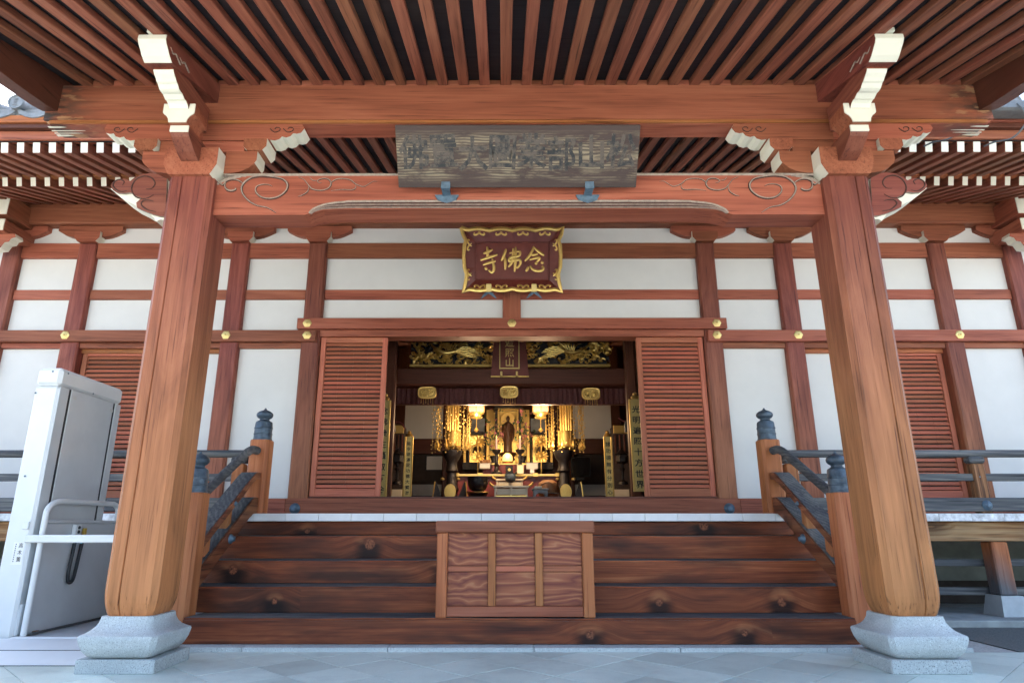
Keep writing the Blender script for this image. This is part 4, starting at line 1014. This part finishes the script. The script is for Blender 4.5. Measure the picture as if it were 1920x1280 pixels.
pb('great_beam', room, 722, 1186, 689, 722, 11.0, .28, wood('inner', 'x'), .03); pb('lower_beam', room, 727, 1180, 722, 758, 11.35, .1, wood('inner', 'x'), .01)
pb('upper_beam', room, 722, 1186, 610, 639, 11.0, .28, wood('inner', 'x'), .01)
# carved gilt transom, two halves
def carving(name, label, x0, x1, seed):
    rnd = random.Random(seed)
    t = thing(name, label, 'carving', U((x0+x1)/2, 685, Y=11.05), 'gilt transom carvings')
    A_, B_ = U(x0, 662, Y=11.08), U(x1, 662, Y=11.08); z0, z1 = U(900, 685, Y=11.08).z, U(900, 636, Y=11.08).z
    box('backing', t, A_.x, B_.x, 11.16, 11.20, z0, z1, 'lacquer', 0)
    box('lower_frame', t, A_.x, B_.x, 11.06, 11.12, z0-.03, z0+.02, 'golddull', .004)
    def swirl(cx, cz, r, k):
        P = []
        for i in range(16):
            a_ = i/15*k; rr = r*(1-i/19); P.append((cx+rr*math.cos(a_), 11.10-.012*math.sin(i*1.3), cz+rr*math.sin(a_)*.8))
        tube('scroll', t, P, taper(16, r*.34, .3, .4), 'gold', 6)
    W_ = B_.x-A_.x
    for i in range(105): swirl(A_.x+W_*rnd.random(), z0+.05+(z1-z0-.05)*rnd.random()**1.15, rnd.uniform(.035, .085), rnd.choice((-1, 1))*rnd.uniform(4, 8))
    # a long-tailed creature sweeping across the middle: body, wing feathers, tail plumes
    c0 = A_.x+W_*.50; zc = (z0+z1)/2+.02; sg = 1 if seed % 2 else -1
    P = smooth_path([(c0-sg*.36, 11.05, zc+.11), (c0-sg*.26, 11.02, zc+.02), (c0-sg*.08, 11.0, zc-.05), (c0+sg*.08, 11.0, zc-.02)], 4)
    tube('creature_body', t, P, taper(len(P), .035, .4, .45), 'gold', 8)
    for q in range(6):
        P = smooth_path([(c0+sg*(.02-.02*q), 11.02, zc-.02), (c0+sg*(.10-.05*q), 11.0-.004*q, zc+.09), (c0+sg*(.20-.085*q), 11.03, zc+.16-.008*q)], 4); tube('feather', t, P, taper(len(P), .012, .4, .4), 'gold', 6)
        P = smooth_path([(c0+sg*.06, 11.02, zc-.03), (c0+sg*(.22+.02*q), 11.01, zc+.06-.035*q), (c0+sg*(.42+.03*(q % 3)), 11.04, zc+.02-.03*q)], 4); tube('feather', t, P, taper(len(P), .011, .4, .35), 'gold', 6)
    return t
carving('carved_transom', 'gilded openwork transom carving left of the hanging inner plaque', 769, 924, 5); carving('carved_transom', 'gilded openwork transom carving right of the hanging inner plaque', 988, 1143, 8)
# inner hanging plaque
ip = thing('inner_plaque', 'dark upright plaque with gold characters hanging inside the doorway', 'plaque', U(956, 705, Y=10.85))
pb('board', ip, 937, 973, 625, 690, 10.85, .05, 'plaquered', .004)
for x0, x1, y0, y1 in ((936, 938, 625, 691), (972, 974, 625, 691), (936, 974, 689, 691)): pb('gilt_border', ip, x0, x1, y0, y1, 10.83, .02, 'brass', 0)
c0 = U(920, 705, Y=10.87); c1 = U(992, 705, Y=10.87); c2 = U(956, 640, Y=10.87)
prism('skirt_board', ip, [(c0.x, c0.z), (c1.x, c1.z), (c1.x-.05, c2.z), (c0.x+.05, c2.z)], 'XZ', 10.90, 10.93, 'plaquered'); tube('skirt_edge', ip, [(c0.x, 10.89, c0.z), (c1.x, 10.89, c1.z)], .012, 'golddull', 6)
for ch, y in (('遍', 642), ('照', 661), ('山', 679)):
    p = U(955.5, y, Y=10.84); place('gilt_character', glyph(ch, M['brass'], .01), ip, p, None, (.165, .2, .165))
for x in (940, 969):
    p = U(x, 702, Y=10.84); box('gilt_hook', ip, p.x-.02, p.x+.02, 10.80, 10.9, p.z-.03, p.z+.05, 'brass', .006)
# thin hanging curtain, gilt emblems
cu = thing('net_curtain', 'reddish net curtain hanging below the inner beam', 'curtain', U(955, 758, Y=11.3))
xs_ = [727, 800, 871, 955, 1041, 1110, 1180]
for i, (a_, b_) in enumerate(zip(xs_, xs_[1:])):
    A_, B_ = U(a_+.6, 740, Y=11.3), U(b_-.6, 740, Y=11.3); z0, z1 = U(955, 757, Y=11.3).z, U(955, 723, Y=11.3).z
    P = [(A_.x+(B_.x-A_.x)*k/24, 11.3+.012*math.sin(k*1.9+i)) for k in range(25)]
    prism('curtain_length', cu, P+[(p, q+.004) for p, q in P[::-1]], 'XY', z0, z1, 'cloth')
    pb('hem', cu, a_+.6, b_-.6, 723, 727, 11.275, .01, 'redlac', 0)
for i, (x, y, lab) in enumerate(((801, 736, 'left'), (954.6, 735, 'middle'), (1108, 738, 'right'))):
    p = U(x, y, Y=10.9); em = thing('gilt_emblem', 'round cornered gilt emblem with bead fringe on the inner beam, %s of three' % lab, 'emblem', p, 'gilt emblems on the inner beam')
    P = [(p.x+.15*math.copysign(abs(math.cos(t))**.6, math.cos(t)), p.z+.095*math.copysign(abs(math.sin(t))**.6, math.sin(t))) for t in [2*math.pi*k/28 for k in range(28)]]
    prism('plate', em, P, 'XZ', 10.9, 10.925, 'golddull'); P3 = [(a_, 10.895, b_) for a_, b_ in P]+[(P[0][0], 10.895, P[0][1])]
    tube('rim', em, P3, .012, 'gold', 6)
    for s in (-1, 1):
        tube('relief', em, [(p.x+s*(.075+.055*(1-i/22)*math.cos(i*.62)), 10.893, p.z+.055*(1-i/22)*math.sin(i*.62+.5)) for i in range(20)], taper(20, .012, .3, .4), 'gold', 6)
    for k in range(9): lathe('relief_bead', em, [(.016, 0), (.012, .010), (0, .014)], (p.x-.112+.028*k, 10.899, p.z+.055*math.cos(k*2.4)), 'gold', 8, (R(90), 0, 0), key='embead')
    for k in range(6):
        x_ = p.x-.10+.04*k; tube('fringe', em, [(x_, 10.9, p.z-.09), (x_, 10.9, p.z-.16-.02*(k % 2)), (x_, 10.9, p.z-.175-.02*(k % 2))], [.004, .004, .013], 'gold', 5)
# lit hexagonal lanterns
def lantern(x, lab):
    p = U(x, 766, Y=12.6); t = thing('hanging_lantern', lab, 'lantern', p, 'lit hanging lanterns')
    lathe('paper_body', t, [(.145, -.085), (.172, -.05), (.175, .05), (.155, .10)], p, 'lampglow', 6, (0, 0, R(30)), key='lantbody')
    for k in range(6):
        a_ = R(60*k+30); P = [(p.x+r_*math.cos(a_), p.y+r_*math.sin(a_), p.z+z_) for r_, z_ in ((.147, -.087), (.175, -.05), (.178, .05), (.158, .10))]
        tube('rib', t, P, .007, 'golddull', 5)
    lathe('base_ring', t, [(.15, -.10), (.152, -.085), (.11, -.12), (.10, -.16), (.12, -.17), (.10, -.19), (.03, -.2)][::-1], p, 'gold', 12, key='lantbase')
    lathe('roof', t, [(.24, .10), (.20, .14), (.08, .19), (.03, .26), (.0, .27)], p, 'lacquer', 6, (0, 0, R(30)), key='lantroof')
    tube('hanger', t, [(p.x, p.y, p.z+.27), (p.x, p.y, 5.3)], .008, 'golddull', 5)
    tube('pendant', t, [(p.x, p.y, p.z-.2), (p.x, p.y, p.z-.36), (p.x, p.y, p.z-.42), (p.x, p.y, p.z-.46)], [.006, .006, .05, .01], 'gold', 8)
    ld = bpy.data.lights.new('lantern_offset_light', 'POINT'); ld.energy = 20; ld.color = (1, .68, .40); ld.shadow_soft_size = .16
    lo = bpy.data.objects.new('lantern_offset_light', ld); setup(lo, t, Matrix.Translation(p+Vector((0, -.50, -.42))))  # lantern's glow as a free lamp, moved forward and down from the body
lantern(893.7, 'glowing hexagonal lantern hanging left of the statue'); lantern(1013.4, 'glowing hexagonal lantern hanging right of the statue')
# gilt pendant canopies with strings of beads
def beads(spots, seed):
    rnd = random.Random(seed); bm = bmesh.new()
    for c, L, n in spots:
        for i in range(n):
            v_ = bmesh.ops.create_icosphere(bm, subdivisions=1, radius=rnd.uniform(.009, .021))['verts']
            bmesh.ops.translate(bm, vec=(c[0]+rnd.uniform(-.03, .03), c[1]+rnd.uniform(-.03, .03), c[2]-L*(i+.5)/n), verts=v_)
    return finish(bm, M['gold'])
def canopy(x, lab):
    p = U(x, 758, Y=12.9); q = U(x, 840, Y=12.9); m = U(x, 808, Y=12.9)
    t = thing('pendant_canopy', lab, 'canopy', q, 'gilt pendant canopies')
    for k in range(-2, 3):
        tube('upper_tube', t, [(p.x+.052*k, p.y-.03*(2-abs(k)), p.z+.25), (p.x+.05*k, p.y-.03*(2-abs(k)), m.z)], .026, 'gold', 10)
    lathe('lower_drum', t, [(.06, 0), (.125, .02), (.14, .06), (.135, m.z-q.z-.02), (.15, m.z-q.z)], (q.x, q.y, q.z), 'gold', 20)
    spots = []
    for k in range(22):
        a_ = 2*math.pi*k/22; r_ = .30+.10*(k % 3)/2
        spots.append(((r_*math.cos(a_), r_*math.sin(a_)*.7, .10-.03*(k % 4)), 1.02, 13))
        tube('string', t, [(p.x+r_*math.cos(a_), p.y+r_*math.sin(a_)*.7, p.z+.3), (p.x+r_*math.cos(a_), p.y+r_*math.sin(a_)*.7, p.z-.9)], .004, 'golddull', 4)
    place('bead_strings', beads(spots, int(x)), t, p)['kind'] = 'stuff'
    for k in range(10):
        a_ = 2*math.pi*k/10; tube('leaf_pendant', t, [(p.x+.34*math.cos(a_), p.y+.24*math.sin(a_), q.z+.12), (p.x+.34*math.cos(a_), p.y+.24*math.sin(a_), q.z+.02), (p.x+.34*math.cos(a_), p.y+.24*math.sin(a_), q.z-.03)], [.006, .035, .004], 'gold', 6)
canopy(850, 'gilt pendant canopy with bead strings hanging on the left of the altar'); canopy(1060, 'gilt pendant canopy with bead strings hanging on the right of the altar')
# black carved stands under the canopies
for x, lab in ((848, 'black carved altar stand under the left canopy'), (1056, 'black carved altar stand under the right canopy')):
    p = U(x, 845, Y=12.9); h = p.z-FZ
    t = thing('altar_stand', lab, 'stand', (p.x, p.y, FZ), 'black carved stands')
    lathe('column', t, [(.30, 0), (.30, .10), (.16, .16), (.10, .26), (.15, .34), (.11, .42), (.09, .6*h), (.13, .64*h), (.10, .70*h), (.10, .80*h), (.15, .86*h), (.19, .95*h), (.20, h)], (p.x, p.y, FZ), 'lacquer', 16)
    for s in (-1, 1):
        prism('gilt_foot', t, [(p.x+s*.10, FZ+.02), (p.x+s*.34, FZ+.02), (p.x+s*.30, FZ+.46), (p.x+s*.26, FZ+.46)], 'XZ', p.y-.34, p.y-.32, 'lacquer'); tube('gilt_edge', t, [(p.x+s*.345, p.y-.345, FZ+.02), (p.x+s*.29, p.y-.345, FZ+.47)], .012, 'gold', 6)
        lathe('gilt_knob', t, [(.035, 0), (.04, .03), (.0, .05)], (p.x+s*.15, p.y-.33, FZ+.50), 'gold', 10, key='knob')
    lathe('gilt_shield', t, [(.115, 0), (.11, .02), (0, .025)], (p.x, p.y-.33, FZ+.28), 'golddull', 16, (R(90), 0, 0), (1, 1.3, 1), key='shield')
# shrine with the standing figure
sh = thing('altar_shrine', 'gilt shrine niche with black roof behind the standing figure', 'shrine', U(955, 870, Y=14.6))
pb('gilt_back', sh, 934, 972, 764, 872, 14.75, .03, 'gold', 0)
for x0, x1 in ((928, 934), (971, 977)): pb('side_post', sh, x0, x1, 762, 872, 14.55, .2, 'lacquer', .005)
for x0, x1 in ((933, 935.5), (970, 972.5)): pb('gilt_post', sh, x0, x1, 764, 872, 14.5, .06, 'gold', .005)
A_, B_ = U(925, 764, Y=14.4), U(981, 764, Y=14.4); zt_ = U(953, 757, Y=14.4).z
prism('roof', sh, [(A_.x, A_.z-.02), (B_.x, B_.z-.02), (B_.x-.05, A_.z+.05), (B_.x-.22, zt_+.06), (A_.x+.22, zt_+.06), (A_.x+.05, A_.z+.05)], 'XZ', 14.35, 14.9, 'lacquer'); pb('header', sh, 934, 971, 763, 768, 14.48, .04, 'golddull', 0)
pb('gilt_wing', sh, 912, 928, 768, 875, 14.9, .03, 'golddull', 0); pb('gilt_wing', sh, 977, 993, 768, 875, 14.9, .03, 'golddull', 0)
pb('base', sh, 925, 981, 868, 905, 14.3, .6, 'lacquer', .01)
def figure():
    b = U(952.5, 848, Y=14.55); tp = U(952.5, 779, Y=14.55); H = tp.z-b.z
    S = [(0, .155, .11), (.05, .165, .12), (.20, .150, .115), (.40, .160, .12), (.52, .178, .12), (.60, .182, .115), (.70, .180, .105), (.78, .160, .095), (.815, .105, .075), (.835, .050, .05), (.85, .047, .05), (.865, .058, .06), (.89, .070, .072), (.92, .074, .076), (.945, .070, .072), (.962, .052, .055), (.972, .040, .042), (.985, .034, .034), (1., .008, .008)]
    secs = []
    for z, rx, ry in S:
        secs.append([(rx*H*.68*math.cos(a_)*(1+.05*math.sin(5*a_)*(z < .8)), ry*H*.7*math.sin(a_)*(1+.04*math.sin(7*a_)*(z < .8)), z*H) for a_ in [2*math.pi*k/24 for k in range(24)]])
    t = thing('standing_statue', 'dark brown standing figure in long robes inside the gilt shrine', 'statue', b)
    o = place('body', loftmesh(secs, M['statue'], True), t, b)
    for s in (-1, 1):
        P = smooth_path([(b.x+s*.12*H, b.y, b.z+.76*H), (b.x+s*.135*H, b.y-.03, b.z+.62*H), (b.x+s*.09*H, b.y-.10, b.z+(.66 if s < 0 else .52)*H), (b.x+s*.08*H, b.y-.13, b.z+(.72 if s < 0 else .48)*H)], 4)
        tube('sleeve', t, P, taper(len(P), .035*H*1.4, .3, .5), 'statue', 8)
        tube('sleeve_fall', t, [(b.x+s*.125*H, b.y-.02, b.z+.62*H), (b.x+s*.13*H, b.y-.02, b.z+.42*H), (b.x+s*.12*H, b.y-.02, b.z+.30*H)], [.05*H, .04*H, .012*H], 'statue', 8)
    lathe('lotus_base', t, [(.10, -.20), (.16, -.16), (.13, -.10), (.20, -.03), (.17, 0), (.0, .001)], b, 'statue', 16)
    lathe('halo', t, [(.16, 0), (.17, .01), (.16, .02)], (b.x, b.y+.12, b.z+.92*H), 'gold', 24, (R(90), 0, 0))
figure()
dl = U(951.5, 862, Y=14.1); t = thing('glowing_lamp', 'small glowing domed lamp at the foot of the statue', 'lamp', dl)
lathe('dome', t, [(.11, -.03), (.115, .03), (.10, .09), (.06, .135), (.0, .15)], dl, 'lampdome', 20); lathe('lamp_base', t, [(.05, -.12), (.10, -.10), (.12, -.035), (.09, -.03)], dl, 'gold', 20)
ld = bpy.data.lights.new('lamp_light', 'POINT'); ld.energy = 3.5; ld.color = (1, .62, .25); ld.shadow_soft_size = .08
setup(bpy.data.objects.new('lamp_light', ld), t, Matrix.Translation(dl+Vector((0, -.2, .16))))
for x, lab in ((893, 'small gilt side shrine with black roof left of the centre'), (1012, 'small gilt side shrine with black roof right of the centre')):
    t = thing('side_shrine', lab, 'shrine', U(x, 870, Y=14.6), 'small side shrines')
    pb('gilt_back', t, x-13, x+13, 812, 866, 14.75, .03, 'gold', 0); pb('roof', t, x-17, x+17, 808, 814, 14.45, .4, 'lacquer', .01)
    for a_ in (-16, 13): pb('side_post', t, x+a_, x+a_+3, 814, 866, 14.5, .2, 'lacquer', .004)
    for a_ in (-24, 19): pb('gilt_post', t, x+a_, x+a_+5, 800, 872, 14.7, .06, 'golddull', .004)
    pb('base', t, x-26, x+26, 866, 880, 14.3, .5, 'lacquer', .01)
    p = U(x+2, 845, Y=14.6); lathe('small_figure', t, [(.10, -.18), (.12, -.06), (.07, .08), (.09, .14), (.05, .22), (.06, .28), (.0, .34)], p, 'statue', 12)
    f = thing('gilt_flower', 'tall gilt lotus ornament before the %s side shrine' % ('left' if x < 950 else 'right'), 'ornament', U(x+3, 885, Y=13.7), 'gilt lotus ornaments')
    for y, rr in ((828, .17), (855, .15)):
        p = U(x+3, y, Y=13.7)
        for k in range(12):
            a_ = 2*math.pi*k/12; r_ = Vector((math.cos(a_), -.25, math.sin(a_)*.8))
            tube('petal', f, [p+r_*.03, p+r_*rr*.6, p+r_*rr], [.012, .03, .006], 'gold', 5, (1, .5, 1))
        lathe('flower_heart', f, [(.05, 0), (.04, .03), (0, .05)], p, 'golddull', 10, (R(90), 0, 0), key='heart')
    p0, p1 = U(x+3, 905, Y=13.7), U(x+3, 828, Y=13.7); tube('stem', f, [p0, p1], .012, 'golddull', 6)
    lathe('vase', f, [(.07, -.14), (.10, -.05), (.06, .03), (.05, .10), (.09, .16), (.08, .165)], p0, 'lacquer', 14)
# candlesticks, flowers
rnd = random.Random(3)
for x, lab in ((931, 'left'), (975, 'right')):
    t = thing('candlestick', 'black candlestick with a lit pink candle on the %s of the statue' % lab, 'candlestick', U(x, 890, Y=13.4), 'candlesticks')
    b, c, e = U(x, 888, Y=13.4), U(x, 843, Y=13.4), U(x, 822, Y=13.4); H = c.z-b.z
    lathe('stick', t, [(.11, 0), (.11, .03), (.05, .06), (.04, .3*H), (.07, .36*H), (.035, .44*H), (.035, .8*H), (.09, .92*H), (.10, H), (.0, H+.001)], b, 'lacquer', 14); tube('candle', t, [c, e], .022, 'candle', 10)
    tube('flame', t, [e, e+Vector((0, 0, .03)), e+Vector((0, 0, .07))], [.006, .016, .003], 'lampdome', 8)
    xf = x+(-4 if x < 950 else 4); p = U(xf, 812, Y=13.9)
    t = thing('flower_arrangement', 'dark bunch of flowers and leaves on the %s of the statue' % lab, 'flowers', U(xf, 870, Y=13.9), 'altar flowers')
    bm1, bm2 = bmesh.new(), bmesh.new()
    for k in range(150):
        v = Vector((rnd.gauss(0, .11), rnd.gauss(0, .08), rnd.gauss(0, .22))); b_ = bm1 if k % 3 else bm2
        q = [b_.verts.new(v+Vector((rnd.uniform(-.05, .05), rnd.uniform(-.05, .05), rnd.uniform(-.06, .06)))) for _ in range(3)]; b_.faces.new(q)
    place('foliage', finish(bm1, M['leaf']), t, p)['kind'] = 'stuff'; place('blossoms', finish(bm2, M['petal']), t, p)['kind'] = 'stuff'
    lathe('vase', t, [(.08, 0), (.12, .10), (.07, .24), (.10, .34), (.09, .35)], U(xf, 886, Y=13.9), 'lacquer', 14)
# altar tables
t = thing('altar_table', 'long gilt edged altar table with red cloth in front of the shrine', 'table', U(953, 935, Y=13.3))
pb('top', t, 853, 1049, 888, 893, 13.2, .7, 'pale', .01); pb('gilt_edge', t, 853, 1049, 889, 892, 13.18, .02, 'gold', .003)
pb('apron', t, 858, 1044, 893, 936, 13.3, .03, 'redlac', 0)
for x in (856, 900, 1004, 1046): pb('gilt_mount', t, x-5, x+5, 886, 893, 13.16, .015, 'gold', .004)
pb('upper_tier', t, 905, 1005, 868, 888, 13.6, .5, 'redlac', .01); pb('tier_edge', t, 905, 1005, 868, 870.5, 13.58, .02, 'gold', .003)
def scrolltable(name, lab, x0, x1, y0, y1, Y, mat, edge):
    t = thing(name, lab, 'table', U((x0+x1)/2, 940, Y=Y))
    A_, B_ = U(x0, y0, Y=Y), U(x1, y0, Y=Y); zb = max(FZ+.01, U(x0, y1, Y=Y).z)
    box('top', t, A_.x, B_.x, Y, Y+.45, A_.z-.035, A_.z, mat, .006)
    for s, P in ((-1, A_), (1, B_)): tube('curled_end', t, [(P.x, Y+.0, P.z-.01), (P.x+s*.05, Y, P.z+.02), (P.x+s*.07, Y, P.z+.06)], [.02, .022, .012], edge, 8)
    w = B_.x-A_.x
    for k in range(2): box('panel', t, A_.x+w*(.10+.41*k), A_.x+w*(.49+.41*k), Y+.03, Y+.05, zb+.12, A_.z-.05, 'ivory', .004); 
    for k in (.06, .495, .93): box('stile', t, A_.x+w*k-.018, A_.x+w*k+.018, Y+.02, Y+.06, zb, A_.z-.036, mat, .004)
    box('rail', t, A_.x+w*.06, A_.x+w*.94, Y+.015, Y+.05, zb+.07, zb+.11, edge, .004)
    return t
scrolltable('scroll_table', 'pale gilt table with curled ends on the altar behind the incense burner', 929, 982, 897, 922, 12.8, 'pale', 'gold'); scrolltable('sutra_desk', 'low cream sutra desk with curled ends just inside the threshold', 925, 992, 910, 940, 11.6, 'ivory', 'gold')
p = U(957, 894, Y=12.7); t = thing('incense_burner', 'round dark incense burner with a black lidded box above', 'incense burner', p)
lathe('bowl', t, [(.05, -.10), (.09, -.07), (.115, .0), (.10, .05), (.11, .07), (.10, .07)], p, 'bronze', 20); pb('lidded_box', t, 948, 962, 872, 888, 12.95, .15, 'lacquer', .01)
q = U(955, 880, Y=12.94); lathe('crest', t, [(.03, 0), (.028, .006), (0, .008)], q, 'gold', 12, (R(90), 0, 0))
for nm, lab, x0, x1, y0, y1, Y, m_, c_ in (('cream_box', 'upright cream tablet right of the incense burner', 969.5, 982, 872, 888, 12.9, 'ivory', 'box'), ('wrapped_offering', 'grey wrapped offering on the altar table right', 987, 1009, 868, 879, 13.35, 'paper', 'offering'),
        ('paper_card', 'small pale blue card standing on the altar table', 994, 1002, 880, 887, 13.2, 'edge', 'card'), ('grey_box', 'flat grey box on the altar table left behind the bowl', 899, 919, 869, 878, 13.4, 'paper', 'box')):
    t = thing(nm, lab, c_, U((x0+x1)/2, y1, Y=Y)); pb('body', t, x0, x1, y0, y1, Y, .12, m_, .012); pb('lid', t, x0-.4, x1+.4, y0-1.2, y0, Y-.006, .13, m_, .006)
for k, x in enumerate((905, 910, 916)):
    p = U(x, 866, Y=13.45); tag(lathe('offering_fruit', None, [(.0, -.05), (.035, -.045), (.058, 0), (.04, .045), (.0, .05)], p, 'drum', 14, key='fruit'), ('brown round offering at the %s of three on the grey box' % ('left', 'middle', 'right')[k]), 'fruit', 'round offerings')
# bowl gong on its stand
p = U(896, 904, Y=12.0); t = thing('bowl_gong', 'large black bowl gong on a dark stand left of the desk', 'gong', (p.x, p.y, FZ))
lathe('bowl', t, [(.09, -.16), (.15, -.12), (.185, -.02), (.19, .10), (.18, .105), (.17, .06), (.0, -.05)], p, 'lacquer', 24)
lathe('stand', t, [(.20, 0), (.21, .04), (.12, .10), (.10, .16), (.17, .24), (.19, .28), (.12, .30), (.0, .30)], (p.x, p.y, p.z-.46), 'lacquer', 8)
for k in range(3): lathe('gilt_mount', t, [(.028, 0), (.02, .012), (0, .015)], (p.x-.06+.06*k, p.y-.18, p.z-.36+.05*(k % 2)), 'gold', 10, (R(90), 0, 0), key='gm')
lathe('stand_band', t, [(.195, 0), (.20, .012), (.195, .024)], (p.x, p.y, p.z-.19), 'golddull', 20)
# wooden fish drum and a small grey table
p = U(1028, 917, Y=12.3); t = thing('wooden_drum', 'big round brown wooden drum on the right of the desk', 'drum', (p.x, p.y, FZ))
lathe('drum_body', t, [(.0, -.19), (.10, -.18), (.18, -.11), (.205, 0), (.18, .11), (.10, .17), (.0, .18)], p, 'drum', 24); box('slit', t, p.x-.16, p.x+.16, p.y-.21, p.y-.17, p.z-.09, p.z-.07, 'inkblack', .004)
tube('carved_ridge', t, smooth_path([(p.x-.14, p.y-.14, p.z+.08), (p.x, p.y-.17, p.z+.12), (p.x+.13, p.y-.14, p.z+.06)], 4), .014, 'drum', 6)
lathe('cushion', t, [(.24, 0), (.26, .04), (.22, .08)], (p.x, p.y, p.z-.26), 'redlac', 16)
A_, B_ = U(998, 915, Y=11.5), U(1029, 915, Y=11.5); t = thing('small_grey_table', 'small grey table with arched front right of the desk', 'table', ((A_.x+B_.x)/2, 11.5, FZ))
box('top', t, A_.x, B_.x, 11.48, 11.75, A_.z-.025, A_.z, 'greywood', .005)
ww = B_.x-A_.x; ar = [(A_.x+.02, FZ), (A_.x+.06, FZ), (A_.x+.06, A_.z-.12), (A_.x+.09, A_.z-.08), (B_.x-.09, A_.z-.08), (B_.x-.06, A_.z-.12), (B_.x-.06, FZ), (B_.x-.02, FZ), (B_.x-.02, A_.z-.026), (A_.x+.02, A_.z-.026)]
prism('front_arch', t, ar, 'XZ', 11.5, 11.53, 'greywood'); prism('rear_arch', t, ar, 'XZ', 11.70, 11.73, 'greywood')
tag(pb('folded_papers', None, 1002, 1016, 911, 914.8, 11.55, .12, 'paper', .004), 'folded pale papers lying on the small grey table', 'papers')
# vertical banners with writing
def banner(lab, x0, x1, y0, y1, Y, text, mat, ink, frame, n0=0):
    ym = (y0+y1)/2; A_, B_ = U(x0, ym, Y=Y), U(x1, ym, Y=Y); zt_, zb = U(x0, y0, Y=Y).z, U(x0, y1, Y=Y).z
    zb = max(FZ+.02, zb); cx = (A_.x+B_.x)/2
    t = thing('vertical_banner', lab, 'banner', (cx, Y, zb), 'vertical banners with writing')
    w = B_.x-A_.x
    box('board', t, cx-w/2, cx+w/2, Y, Y+.03, zb, zt_, mat, .004)
    for s in (-1, 1): box('edge_strip', t, cx+s*w/2-.014, cx+s*w/2+.014, Y-.008, Y+.02, zb, zt_, frame, .003)
    lathe('top_knob', t, [(.05, 0), (.07, .03), (.03, .07), (.04, .09), (0, .12)], (cx, Y+.01, zt_), 'golddull', 12, key='tk')
    st_ = (zt_-zb-.1)/len(text)
    for i, ch in enumerate(text): place('character', glyph(ch, M[ink], .008), t, (cx, Y-.004, zt_-.08-st_*(i+.5)), None, (min(w*.72, st_*.8), .3, st_*.72))
banner('gold strip with black writing beside the left cabinet', 758, 772, 818, 931, 12.2, '能令速滿足功德大寶海', 'brass', 'inkblack', 'golddull'); banner('gold strip with black writing beside the right cabinet', 1135, 1148.5, 818, 931, 12.2, '諸功德無有分別心', 'brass', 'inkblack', 'golddull')
banner('tall gold board with bold writing at the right edge of the doorway', 1185, 1207, 748, 921, 9.9, '光明遍照十方世界', 'brass', 'inkblack', 'gold'); banner('tall gold edged board at the left edge of the doorway', 708, 727, 750, 932, 9.9, '念佛衆生攝取不捨', 'brass', 'inkblack', 'gold')
# cabinets and lamps at the sides
for s, x0, x1, lab in ((-1, 729, 757, 'left'), (1, 1150, 1184, 'right')):
    t = thing('side_cabinet', 'dark lattice cabinet with gilt head at the %s of the inner hall' % lab, 'cabinet', U((x0+x1)/2, 930, Y=13.0), 'dark side cabinets')
    pb('body', t, x0, x1, 800, 940, 13.1, .2, 'dark', .01); pb('gilt_head', t, x0, x1, 797, 812, 13.05, .05, 'golddull', .004)
    for k in range(4): pb('lattice_bar', t, x0+(x1-x0)*(k+.5)/4-1, x0+(x1-x0)*(k+.5)/4+1, 814, 868, 13.07, .02, 'inner', 0)
    pb('plinth_panel', t, x0-4, x1-4, 917, 934, 12.6, .05, 'ivory', 0)
    p = U((x0+x1)/2+1, 903, Y=12.7); l = thing('standing_lamp', 'dark standing altar lamp before the %s cabinet' % lab, 'lamp', p, 'dark standing lamps')
    lathe('stem', l, [(.10, -.05), (.09, 0), (.03, .04), (.03, .20), (.06, .24), (.03, .28), (.05, .34)], p, 'lacquer', 12); lathe('lamp_head', l, [(.06, .34), (.11, .38), (.11, .50), (.14, .52), (.04, .60), (.0, .66)], p, 'lacquer', 6)
t = thing('flat_screen', 'black flat screen standing in the right rear corner', 'screen', U(1090, 895, Y=15.2)); pb('display', t, 1072, 1106, 858, 893, 15.2, .04, 'screen', .01); pb('bezel', t, 1070.5, 1107.5, 856.5, 894.5, 15.215, .03, 'rubber', .01); pb('stand_foot', t, 1082, 1096, 894, 899, 15.2, .1, 'rubber', .005)
for s, x, lab in ((-1, 738, 'left'), (1, 1173, 'right')):
    t = thing('hanging_tassel', 'purple knotted tassel hanging from the inner post on the %s' % lab, 'tassel', U(x, 800, Y=11.0), 'knotted tassels'); p = U(x, 790, Y=10.95)
    tube('cord', t, smooth_path([p+Vector((-.12, 0, .06)), p, p+Vector((.12, 0, -.02)), p+Vector((.2, 0, -.12))], 4), .012, 'redlac', 6); tube('tuft', t, [p+Vector((.0, -.02, 0)), p+Vector((0, -.02, -.05)), p+Vector((.01, -.02, -.18))], [.012, .03, .045], 'lacquer', 8)
